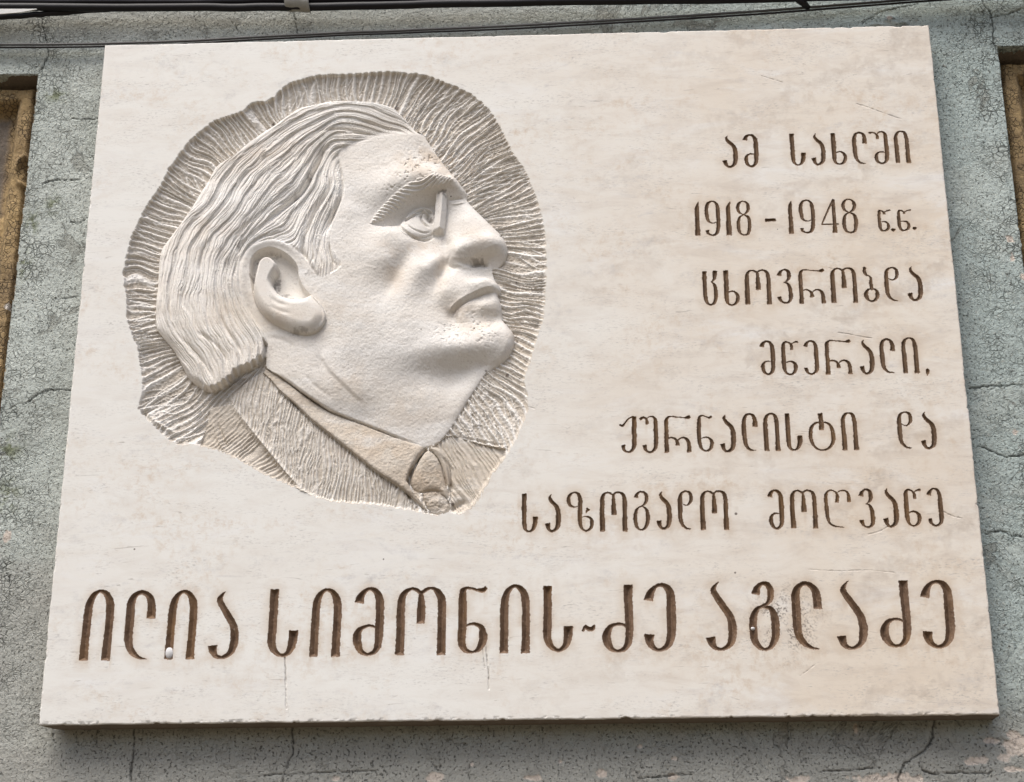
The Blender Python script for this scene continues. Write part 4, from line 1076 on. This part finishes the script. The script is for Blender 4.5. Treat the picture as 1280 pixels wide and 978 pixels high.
# soot on the stone between two letters of the last line
c_ = P([(982, 778)])[0]
sl, g = window(c_[0] - 60, c_[0] + 60, c_[1] - 70, c_[1] + 60)
gm = np.exp(-(((g.X - c_[0]) / 34) ** 2 + ((g.Y - c_[1]) / 36) ** 2)) * sstep(0.50, 0.72, fbm(g.X / 1.5, g.Y / 1.5, 3, 97)) * sstep(0.3, 0.6, fbm(g.X / 14, g.Y / 14, 3, 98))
GRIME_TINT[sl] = np.maximum(GRIME_TINT[sl], 0.9 * np.clip(gm * 1.4, 0, 1))
# drips, cracks and scratches in the face
for pts, wd, dp, gr in (([(356,822),(357,840),(357.5,862),(358,886)], 0.8, 1.0, 0.75), ([(607,803),(609,825),(611,845),(611,862)], 0.8, 1.0, 0.8), ([(603,810),(606,835)], 0.5, 0.6, 0.6),
                        ([(1071,130),(1084,134),(1098,139),(1112,144),(1127,149)], 0.55, 0.5, 0.6), ([(1048,416),(1062,418),(1076,421),(1090,423)], 0.6, 0.5, 0.65),
                        ([(1000,845),(1010,838),(1020,830)], 0.4, 0.4, 0.4), ([(1086,668),(1100,664),(1112,657)], 0.6, 0.4, 0.5),
                        ([(952,95),(965,99),(978,103)], 0.5, 0.5, 0.45), ([(1180,640),(1190,645),(1203,648)], 0.6, 0.5, 0.5), ([(1010,712),(1045,714),(1085,713),(1118,716)], 0.5, 0.3, 0.3),
                        ([(640,505),(655,507),(668,511)], 0.6, 0.4, 0.3), ([(1036,335),(1042,337)], 0.5, 0.4, 0.3)):
    q = smooth(P(pts), 6)
    sl, g = window(q[:, 0].min() - 4, q[:, 0].max() + 4, q[:, 1].min() - 4, q[:, 1].max() + 4)
    D = g.dist(q, 4) + 1.2 * (vnoise(g.X / 3, g.Y / 3, 99) - 0.5)
    f = sstep(wd * 1.6, wd * 0.3, D)
    plainm = REG[sl] == 0
    H[sl] = np.where(plainm, H[sl] - dp * f, H[sl])
    GRIME_TINT[sl] = np.maximum(GRIME_TINT[sl], 0.75 * gr * f * plainm * sstep(0.25, 0.6, fbm(g.X / 6, g.Y / 6, 3, 100)))
# ------------------------------------------------------------------ the slab's worn edges
for (a, b, c, d) in ((US[0], US[0] + 7, VS[0], VS[-1]), (US[-1] - 7, US[-1], VS[0], VS[-1]), (US[0], US[-1], VS[0], VS[0] + 7), (US[0], US[-1], VS[-1] - 8, VS[-1])):
    sl, g = window(a, b, c, d)
    db = VS[-1] - g.Y
    de = np.minimum(np.minimum(g.X - US[0], US[-1] - g.X), np.minimum(g.Y - VS[0], db))
    nz = fbm(g.X / 9, g.Y / 9, 4, 201); nf = fbm(g.X / 2.5, g.Y / 2.5, 3, 202)
    r = 1.1 + 1.0 * nf
    chip = np.clip(fbm(g.X / 7, g.Y / 9, 4, 203) - 0.58, 0, 1) * 16 * np.clip(1 - db / 4.5, 0, 1)
    chip = np.maximum(chip, np.clip(fbm(g.X / 9, g.Y / 9, 4, 204) - 0.60, 0, 1) * 12 * np.clip(1 - de / 2.5, 0, 1))
    t = np.clip(de / r, 0, 1)
    H[sl] = np.minimum(H[sl], -(1 - np.sqrt(1 - (1 - t) ** 2)) * 1.5 - np.clip(0.6 * chip, 0, 2.0) * sstep(6.5, 3, de))
    jog = 1.5 * (fbm(g.X / 24, g.Y / 24, 4, 206) - 0.5) + np.clip(fbm(g.X / 12, g.Y / 12, 3, 207) - 0.66, 0, 1) * 9
    fall_ = sstep(6.5, 1.0, de)
    DX[sl] = np.where(np.minimum(g.X - US[0], US[-1] - g.X) < 6.8, -np.sign(g.X) * jog * fall_, DX[sl])
    DY[sl] = np.where(np.minimum(g.Y - VS[0], db) < 6.8, -np.sign(g.Y) * jog * fall_, DY[sl])
    GRIME_TINT[sl] = np.maximum(GRIME_TINT[sl], 0.35 * sstep(0.55, 0.66, nz) * sstep(1.6, 0.2, de) * (db > 9))

# ------------------------------------------------------------------ turn the lattice into meshes, one per part
plaque = empty("memorial_plaque", (0, 0, -SLAB_H / 2))
plaque["label"] = "white marble wall plaque with carved man's head in profile and brown Georgian lettering"
plaque["category"] = "plaque"
LOC = np.array([0, 0, SLAB_H / 2])


def vert_xyz(j, i):
    u = US[i] + DX[j, i]; v = VS[j] + DY[j, i]
    return np.column_stack([u * 0.001, -H[j, i] * 0.001, -v * 0.001]) + LOC


def cells_to_mesh(name, jj, ii, mat, parent, extra_quads=None):
    W = NU + 1
    q = np.column_stack([jj * W + ii, (jj + 1) * W + ii, (jj + 1) * W + ii + 1, jj * W + ii + 1])
    if extra_quads is not None and len(extra_quads):
        q = np.vstack([q, extra_quads])
    ids, inv = np.unique(q, return_inverse=True)
    j, i = ids // W, ids % W
    return mesh_obj(name, vert_xyz(j, i), inv.reshape(-1, 4), mat, parent, {"stain_tint": STAIN_TINT[j, i], "grime_tint": GRIME_TINT[j, i], "bruise": BRUISE[j, i]})


CELL = REG[:-1, :-1].copy()
# a letter owns a cell when most of its corners lie inside
for kind, r, d, gsl in LETTERS:
    ins = (d < -0.02)
    cnt = ins[:-1, :-1].astype(int) + ins[1:, :-1] + ins[:-1, 1:] + ins[1:, 1:]
    s = (slice(gsl[0].start, gsl[0].stop - 1), slice(gsl[1].start, gsl[1].stop - 1))
    blk = CELL[s]
    CELL[s] = np.where(cnt >= 2, r, np.where(blk == r, 0, blk))

# the plain parts of the face: big flat quads between the fine windows
ub = [0, NU]; vb = [0, NV]
Fp = np.pad(FINE, 1)
chg_v = np.where((Fp[1:] != Fp[:-1]).any(1))[0]; chg_u = np.where((Fp[:, 1:] != Fp[:, :-1]).any(0))[0]
vb = sorted(set([0, NV]) | set(int(x) for x in chg_v if 0 <= x <= NV)); ub = sorted(set([0, NU]) | set(int(x) for x in chg_u if 0 <= x <= NU))
extra = []
W = NU + 1
for ja, jb in zip(vb[:-1], vb[1:]):
    for ia, ib in zip(ub[:-1], ub[1:]):
        if not FINE[ja, ia]:
            extra.append((ja * W + ia, jb * W + ia, jb * W + ib, ja * W + ib))
jj, ii = np.where(FINE & (CELL == 0))
slab = cells_to_mesh("slab", jj, ii, M_SLAB, plaque, np.array(extra))

# sides and back of the slab, running back to the wall
BACK = 34.0
ring = [(0, i) for i in range(0, NU + 1)] + [(j, NU) for j in range(1, NV + 1)] + [(NV, i) for i in range(NU - 1, -1, -1)] + [(j, 0) for j in range(NV - 1, 0, -1)]
ring = np.array(ring)
f_co = vert_xyz(ring[:, 0], ring[:, 1])
layers = [f_co]
uu = US[ring[:, 1]]; vv = VS[ring[:, 0]]
for dep, ins in ((10.0, 0.4), (22.0, 1.6), (BACK, 4.0)):
    nz = fbm((uu + vv) / 11, (uu - vv) / 11 + dep, 4, 210) - 0.5
    u2 = uu * (1 - 0.0) - np.sign(uu) * np.where(np.abs(uu) > 559, ins + 1.2 * nz, 0)
    u2 = np.where(uu < -540, np.maximum(u2, -560 + (uu + 560) * 0 + ins + 18 * (dep / BACK) * sstep(440, 472, vv)), u2)
    v2 = vv - np.sign(vv) * np.where(np.abs(vv) > 471.5, ins * 0.5 + 1.6 * nz, 0)
    layers.append(np.column_stack([u2 * 0.001, np.full(len(u2), dep * 0.001), -v2 * 0.001]) + LOC)
n = len(ring); q = []
for L in range(len(layers) - 1):
    a = np.arange(n) + L * n; b = (np.arange(n) + 1) % n + L * n
    q.append(np.column_stack([a, b, b + n, a + n]))
q = np.vstack(q)
co = np.vstack(layers)
mesh_obj("sawn_edge", co, q, M_EDGE, slab, {}, True)
cb = np.array([(-0.538, 0.0335, 0.468), (0.555, 0.0335, 0.468), (0.555, 0.0335, -0.468), (-0.538, 0.0335, -0.468)]) + LOC
mesh_obj("back_face", cb, np.array([(0, 1, 2, 3)]), M_EDGE, slab)

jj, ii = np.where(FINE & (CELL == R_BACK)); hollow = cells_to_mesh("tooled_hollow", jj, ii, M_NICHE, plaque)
jj, ii = np.where(FINE & (CELL == R_SKIN)); head = cells_to_mesh("portrait_head", jj, ii, M_SKIN, plaque)
head["label"] = "man's head carved in profile looking up to the right"
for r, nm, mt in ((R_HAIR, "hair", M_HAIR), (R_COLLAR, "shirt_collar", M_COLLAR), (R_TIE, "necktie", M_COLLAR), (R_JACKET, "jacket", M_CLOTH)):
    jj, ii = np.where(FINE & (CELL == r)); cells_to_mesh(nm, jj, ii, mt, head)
for kind, r, d, gsl in LETTERS:
    s = (slice(gsl[0].start, gsl[0].stop - 1), slice(gsl[1].start, gsl[1].stop - 1))
    jj, ii = np.where(CELL[s] == r)
    cells_to_mesh(kind, jj + gsl[0].start, ii + gsl[1].start, M_LETTER if r >= BIG_FROM else M_LETTER_SMALL, plaque)

# a blob of white putty in the foot of the third big letter, a smaller one in the sixteenth
for (a, b, rx, ry, rz) in ((211.5, 816, 5.6, 7.2, 1.6), (941.2, 785.5, 2.6, 2.2, 0.4)):
    c_ = P([(a, b)])[0]
    th = np.linspace(0, 2 * math.pi, 25)[:-1]
    co = []; q = []
    lv = np.linspace(0, 1, 8)
    for k, t in enumerate(lv):
        rr_ = math.cos(t * math.pi / 2) + 1e-3
        for j, a_ in enumerate(th):
            w_ = 1 + 0.14 * (vnoise(np.array(math.cos(a_) * 2 + 7), np.array(math.sin(a_) * 2 + t * 3), 300) - 0.5)
            co.append(((c_[0] + rx * rr_ * w_ * math.cos(a_)) * 0.001, -(-2.6 + (rz + 2.0) * math.sin(t * math.pi / 2)) * 0.001, -(c_[1] + ry * rr_ * w_ * math.sin(a_)) * 0.001))
    nth = len(th)
    for k in range(len(lv) - 1):
        for j in range(nth):
            q.append((k * nth + j, (k + 1) * nth + j, (k + 1) * nth + (j + 1) % nth, k * nth + (j + 1) % nth))
    mesh_obj("putty_blob", np.array(co) + LOC, np.array(q), M_WHITE, plaque)
# ------------------------------------------------------------------ the wall behind: green paint, cracks, two sunk panels
WD = 33.0                                                # mm from the slab's face back to the wall
qu, qv = uv([-330, 1610, -330, 1610], [-200, -200, 1190, 1190], WD)
wx0, wx1, wy0, wy1 = qu.min(), qu.max(), qv.min(), qv.max()
WP = 1.4
WG = Grid(np.arange(wx0, wx1, WP), np.arange(wy0, wy1, WP))


def PW(pts):
    return P(pts, WD)


wh = 2.6 * (fbm(WG.X / 160, WG.Y / 160, 3, 401) - 0.5) + 1.6 * (fbm(WG.X / 22, WG.Y / 22, 4, 402) - 0.5) + 0.8 * (fbm(WG.X / 5, WG.Y / 5, 3, 403) - 0.5)
crack = np.zeros_like(wh); loss = np.zeros_like(wh); moss = np.zeros_like(wh); inner_and_shade = np.zeros_like(wh)
for wd, pts in ((1.5, [(58,-30),(56,8),(53,30),(58,52),(60,68),(57,78),(50,90)]),
                (2.2, [(1224,-30),(1229,3),(1238,18),(1242,36),(1241,46),(1245,60),(1249,66)]),
                (1.4, [(1212,486),(1232,483),(1256,483),(1285,480)]), (1.2, [(1219,557),(1238,564),(1258,572),(1285,569)]),
                (1.2, [(1231,668),(1250,664),(1268,671),(1290,670)]),
                (1.8, [(166,905),(168,928),(165,950),(163,990)]), (1.6, [(122,905),(121,930)]), (1.3, [(66,905),(67,930),(69,945)]),
                (1.5, [(365,905),(366,940),(356,962),(351,990)]), (2.4, [(1168,895),(1165,924),(1150,943),(1130,955),(1124,974),(1126,1000)]),
                (1.2, [(1150,945),(1153,960),(1164,968)]), (1.3, [(1022,965),(1050,963),(1062,964),(1070,962),(1100,960)]),
                (1.5, [(1150,958),(1160,967),(1195,966),(1235,967),(1242,962)]), (1.6, [(800,973),(830,971),(842,969),(864,968)]),
                (1.3, [(318,971),(350,968),(386,967),(430,965),(470,963)]), (1.1, [(90,148),(105,149),(126,148)]), (1.2, [(45,232),(58,228),(64,226),(110,224)]),
                (1.1, [(88,277),(98,279),(108,274)]), (1.2, [(1076,32),(1092,20),(1110,13),(1150,5)]), (1.3, [(366,14),(370,30),(372,45)]), (1.0, [(286,22),(298,38)]),
                (1.1, [(1240,22),(1262,17),(1285,8)]), (1.2, [(60,375),(85,372),(100,370)]), (1.1, [(30,505),(60,488),(90,488)]),
                (1.1, [(540,955),(546,962),(552,955)]), (1.2, [(586,955),(587,975)]), (1.1, [(6,700),(12,730)])):
    q = smooth(PW(pts), 8)
    q = q + np.column_stack([fbm(q[:, 0] / 5, q[:, 1] / 5, 3, 410), fbm(q[:, 0] / 5, q[:, 1] / 5, 3, 411)]) * 4.5 - 2.25
    ww = 0.62 * wd * (0.25 + 0.75 * vnoise(q[:, 0] / 11, q[:, 1] / 11, 413)) * np.minimum(1, np.minimum(np.linspace(0, 8, len(q)), np.linspace(8, 0, len(q))) + 0.35)
    D = WG.dist(np.column_stack([q, ww]), 8) + 0.5 * (vnoise(WG.X / 2.4, WG.Y / 2.4, 412) - 0.5)
    f = sstep(0.55, -0.5, D)
    crack = np.maximum(crack, 0.7 * f); wh -= 2.4 * f
for (a, b, rx, ry, hh_) in ((1112,25,7,5,7), (1124,30,9,3,5), (1096,32,10,2,4), (960,38,8,4,3)):
    c_ = PW([(a, b)])[0]
    wh += hh_ * np.exp(-((WG.X - c_[0]) / rx) ** 2 - ((WG.Y - c_[1]) / ry) ** 2)
nz = fbm(WG.X / 7, WG.Y / 7, 4, 420); nz2 = fbm(WG.X / 18, WG.Y / 18, 3, 421)
for (a, b, rx, ry) in ((1270,932,14,16), (1225,951,9,5), (1257,948,9,6), (1268,962,9,5), (1214,951,6,5), (1240,927,9,4), (544,975,9,8), (1120,974,40,6), (752,967,6,4), (668,973,8,4), (590,955,3,3), (700,952,2.5,3), (1070,912,2.5,7), (800,934,3,2.5), (843,948,4,2.5), (1268,540,5,6), (1000,975,14,5), (842,971,6,4), (1262,300,5,5), (1266,322,4,6), (660,972,6,3), (420,973,4,3), (1046,38,0.1,0.1), (1111,25,4,3)):
    c_ = PW([(a, b)])[0]
    d = np.hypot((WG.X - c_[0]) / rx, (WG.Y - c_[1]) / ry)
    f = sstep(1.05, 0.85, d + 1.6 * (nz - 0.5))
    loss = np.maximum(loss, f); wh -= 0.9 * f
for (a, b, rx, ry) in ((66,256,8,14), (40,280,8,20), (30,330,8,20), (70,120,14,10), (12,560,14,16), (8,620,16,20)):
    c_ = PW([(a, b)])[0]
    moss = np.maximum(moss, np.exp(-(((WG.X - c_[0]) / rx) ** 2 + ((WG.Y - c_[1]) / ry) ** 2)) * sstep(0.40, 0.58, nz))
# weathering: the strip under the slab and the strip along the cables are washed grey
yb = PW([(640, 935)])[0][1]; yt = PW([(640, 26)])[0][1]
xl = PW([(60, 500)])[0][0]
weather = np.maximum(sstep(yb - 70, yb + 10, WG.Y + 40 * (nz2 - 0.5)) * 0.95, sstep(yt + 40, yt - 5, WG.Y + 40 * (nz2 - 0.5)) * 0.55 * sstep(380, 0, WG.X + 60))
weather = np.maximum(weather, 0.75 * sstep(PW([(40, 640)])[0][1], PW([(40, 760)])[0][1], WG.Y + 60 * (nz2 - 0.5)) * sstep(0, -300, WG.X))
# crazing is worst beside the sunk panels and nearly absent near the slab
ecx = np.minimum(np.abs(WG.X - PW([(40, 200)])[0][0]), np.abs(WG.X - PW([(1262, 200)])[0][0]))
craz = np.clip(1.15 - ecx / 85.0, 0.12, 1) * sstep(0.25, 0.6, fbm(WG.X / 45, WG.Y / 45, 3, 430) + 0.12)

# sunk panels
eL = PW([(48, 93)])[0]; eR = PW([(1247, 58)])[0]
rag = 2.6 * (fbm(WG.X / 9, WG.Y / 9, 4, 440) - 0.5) + 2.2 * (fbm(WG.X / 30, WG.Y / 30, 2, 441) - 0.5)
sL = np.minimum(eL[0] - WG.X, WG.Y - eL[1]) + rag * 0.9
sR = np.minimum(WG.X - eR[0], WG.Y - eR[1]) + rag * 0.9
rough = 3.4 * (fbm(WG.X / 13, WG.Y / 13, 5, 442) - 0.5) + 6 * np.clip(fbm(WG.X / 26, WG.Y / 26, 4, 443) - 0.55, 0, 1)


def sunk(s, deep):
    drop = -deep * sstep(0.0, 3.0, s)
    bead = 16.0 * sstep(4, 13, s) * sstep(38, 26, s)
    back = -9.0 * sstep(32, 42, s)
    return drop + bead + back


pl = sunk(sL, 36.0); pr = sunk(sR, 44.0)
wh = np.where(sL > 0, pl + rough * sstep(0, 8, sL), wh)
wh = np.where(sR > 0, pr + rough * sstep(0, 8, sR), wh)
inner_and_shade = np.maximum(sstep(40, 52, sL + 8 * (nz2 - 0.5)), sstep(44, 56, sR + 8 * (nz2 - 0.5)))
inner_and_shade = np.maximum(inner_and_shade, np.where((sL > 0) | (sR > 0), sstep(5.0, 2.5, np.maximum(sL, sR)), 0))  # shade of the reveal and soffit painted in with the dark inside colour
kn = PW([(27, 205)])[0]
kd_ = np.hypot((WG.X - kn[0]) / 15, (WG.Y - kn[1]) / 26)
wh = np.where(sL > 3, wh + (7 * np.exp(-((kd_ - 0.85) / 0.22) ** 2) - 7 * np.exp(-(kd_ / 0.55) ** 2) * fbm(WG.X / 6, WG.Y / 6, 3, 444)), wh)
for (a, b, rx, ry) in ((5,375,6,5), (3,443,4,4), (8,672,6,9), (1278,346,5,5)):
    c_ = PW([(a, b)])[0]
    d = np.hypot((WG.X - c_[0]) / rx, (WG.Y - c_[1]) / ry)
    loss = np.maximum(loss, sstep(1.0, 0.8, d + 1.4 * (nz - 0.5)))
panL = sL > 0.2; panR = sR > 0.2
# leave out what the slab hides
hid = (WG.X > -520) & (WG.X < 535) & (WG.Y > -450) & (WG.Y < 440)

wall = empty("building_wall", (0, WD * 0.001, -0.6))
wall["label"] = "old house wall in crazed grey green paint behind the white marble plaque"
wall["category"] = "wall"
WL = np.array([0, -WD * 0.001, 0.6])
Hg, Wg = WG.X.shape
wco = np.column_stack([(WG.X * 0.001).ravel(), (WD * 0.001 - wh * 0.001).ravel(), (-WG.Y * 0.001).ravel()]) + WL


def wall_mesh(name, cellmask, mat):
    j, i = np.where(cellmask)
    q = np.column_stack([j * Wg + i, (j + 1) * Wg + i, (j + 1) * Wg + i + 1, j * Wg + i + 1])
    ids, inv = np.unique(q, return_inverse=True)
    at = {k: a_.ravel()[ids] for k, a_ in (("crack", crack), ("loss", loss), ("moss", moss), ("weather", weather), ("crazing", craz), ("inner_and_shade", inner_and_shade))}
    return mesh_obj(name, wco[ids], inv.reshape(-1, 4), mat, wall, at)


cm = ~hid[:-1, :-1]
wall_mesh("painted_render", cm & ~panL[:-1, :-1] & ~panR[:-1, :-1], M_WALL)
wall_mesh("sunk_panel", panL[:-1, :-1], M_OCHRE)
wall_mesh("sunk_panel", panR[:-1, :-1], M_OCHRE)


# ------------------------------------------------------------------ cables strung along the wall above the slab
def W3(px, py, y_mm):
    u, v = uv([px], [py], y_mm)
    return (u[0] * 0.001, y_mm * 0.001, -v[0] * 0.001)


def cable(name, pts, y_mm, rad, mat, label, cat="cable", wob=0.0, seed=1, group=None):
    o = tube(name, [W3(a, b, y_mm if len(r) == 0 else r[0]) for a, b, *r in pts], rad, mat, None, 16, wob, seed)
    o["label"] = label; o["category"] = cat
    if group:
        o["group"] = group
    return o


cable("cable", [(-360,5),(-140,3),(0,2.5),(130,2.5),(260,2.5),(380,0),(520,-1),(700,-4),(900,-9),(1100,-14),(1600,-28)], 12, 0.0050, M_CABLE, "glossy black cable, topmost of the bundle running over the white plaque", wob=0.0012, seed=2)
cable("cable", [(-360,9),(-140,8),(0,8.5),(130,9.5),(260,9.5),(390,8.5),(520,6),(640,3.5),(800,1),(930,-0.5),(1010,-3),(1600,-16)], 9, 0.0056, M_CABLE, "thick black cable hanging just under the topmost glossy cable", wob=0.0012, seed=5)
cable("cable", [(-360,52),(-140,34),(-60,27),(0,22),(45,18.5),(80,16),(110,13.5),(140,12),(200,10.5)], 16, [0.0042,0.0042,0.0040,0.0040,0.0038,0.003], M_CABLE, "short black cable splitting downwards off the bundle above the left sunk panel", wob=0.001, seed=7)
cable("wire", [(-360,60),(-140,58),(0,56),(60,56),(130,54.5),(220,52),(320,46.5),(420,41.5),(500,38.5),(640,32.5),(760,26),(860,20),(960,13.5),(1080,4),(1200,-5),(1320,-15),(1600,-40)], 22, 0.0018, M_GREYWIRE, "thin grey wire slanting up to the right above the plaque", "wire", 0.0006, 8)
cable("wire", [(-360,63),(-140,61),(0,59.4),(60,59.4),(130,57.9),(220,55.2),(320,49.7),(420,44.5),(500,41.5),(640,36),(760,29.4),(860,23.4),(960,17),(1080,7.4),(1200,-1.6),(1320,-11.6),(1600,-37)], 21, 0.0015, M_BLACKWIRE, "thin black wire hugging the underside of the grey wire", "wire", 0.0006, 8)
# short clip that ties the thick cable to the thin wires at the right
cl = cable("cable_clip", [(992,-6,9),(998,0,10),(1004,4,14),(1008,8,20),(1012,10,22)], 12, [0.0040,0.0050,0.0048,0.0030], M_CABLE, "short black tie joining the thick black cables to the thin grey wire", "tie", 0.0, 3)

# tape wound round the bundle
n_ = 28
prof_ = []
for k in range(n_):
    a_ = 2 * math.pi * k / n_
    prof_.append((math.cos(a_), math.sin(a_)))
co = []; q = []
cols = 13
for c_i in range(cols):
    t = c_i / (cols - 1)
    pxm = 356.5 + 30 * t
    c1_ = np.array(W3(pxm + 0.6 * (t - 0.5), 3.0 + 1.5 * t, 10.0))
    for k, (ca, sa) in enumerate(prof_):
        wv = 1 + 0.06 * (vnoise(np.array(t * 5 + 3), np.array(k * 0.7), 500) - 0.5) + 0.03 * math.sin(9 * t)
        low_ = 3.6 if sa < -0.1 else 0.0
        co.append((c1_[0] + 0.0016 * (sa) * -1, c1_[1] + 0.0125 * wv * ca * (1 - 0.2 * max(0, -sa)), c1_[2] + 0.0135 * wv * sa))
for c_i in range(cols - 1):
    for k in range(n_):
        q.append((c_i * n_ + k, c_i * n_ + (k + 1) % n_, (c_i + 1) * n_ + (k + 1) % n_, (c_i + 1) * n_ + k))
tape = mesh_obj("tape_wrap", np.array(co), np.array(q), M_TAPE)
tape["label"] = "dusty grey tape wound round the black cables above the portrait"; tape["category"] = "tape"
md = tape.modifiers.new("thickness", 'SOLIDIFY'); md.thickness = 0.0008

# white plastic strip caught between the cables at the far left
pts = [(-60, 16.0), (0, 14.8), (25, 13.8), (46, 11.8)]
wdt = [3.6, 3.2, 2.2, 0.3]
co = []; q = []
for (a, b), w_ in zip(pts, wdt):
    p0 = np.array(W3(a, b - w_, 2)); p1 = np.array(W3(a, b + w_, 2))
    for off in (-0.0008, 0.0008):
        co += [tuple(p0 + (0, off, 0)), tuple(p1 + (0, off, 0))]
for k in range(len(pts) - 1):
    b = k * 4
    q += [(b, b + 1, b + 5, b + 4), (b + 3, b + 2, b + 6, b + 7), (b + 2, b, b + 4, b + 6), (b + 1, b + 3, b + 7, b + 5)]
q += [(0, 2, 3, 1), (12, 13, 15, 14)]
st = mesh_obj("plastic_strip", np.array(co), np.array(q), M_STRIP, None, None, False)
st["label"] = "pale plastic strip caught between the black cables above the left sunk panel"; st["category"] = "strip"

for o in list(C.objects):
    if o.type == 'MESH' and o.parent is None and "category" not in o:
        o["kind"] = "structure"
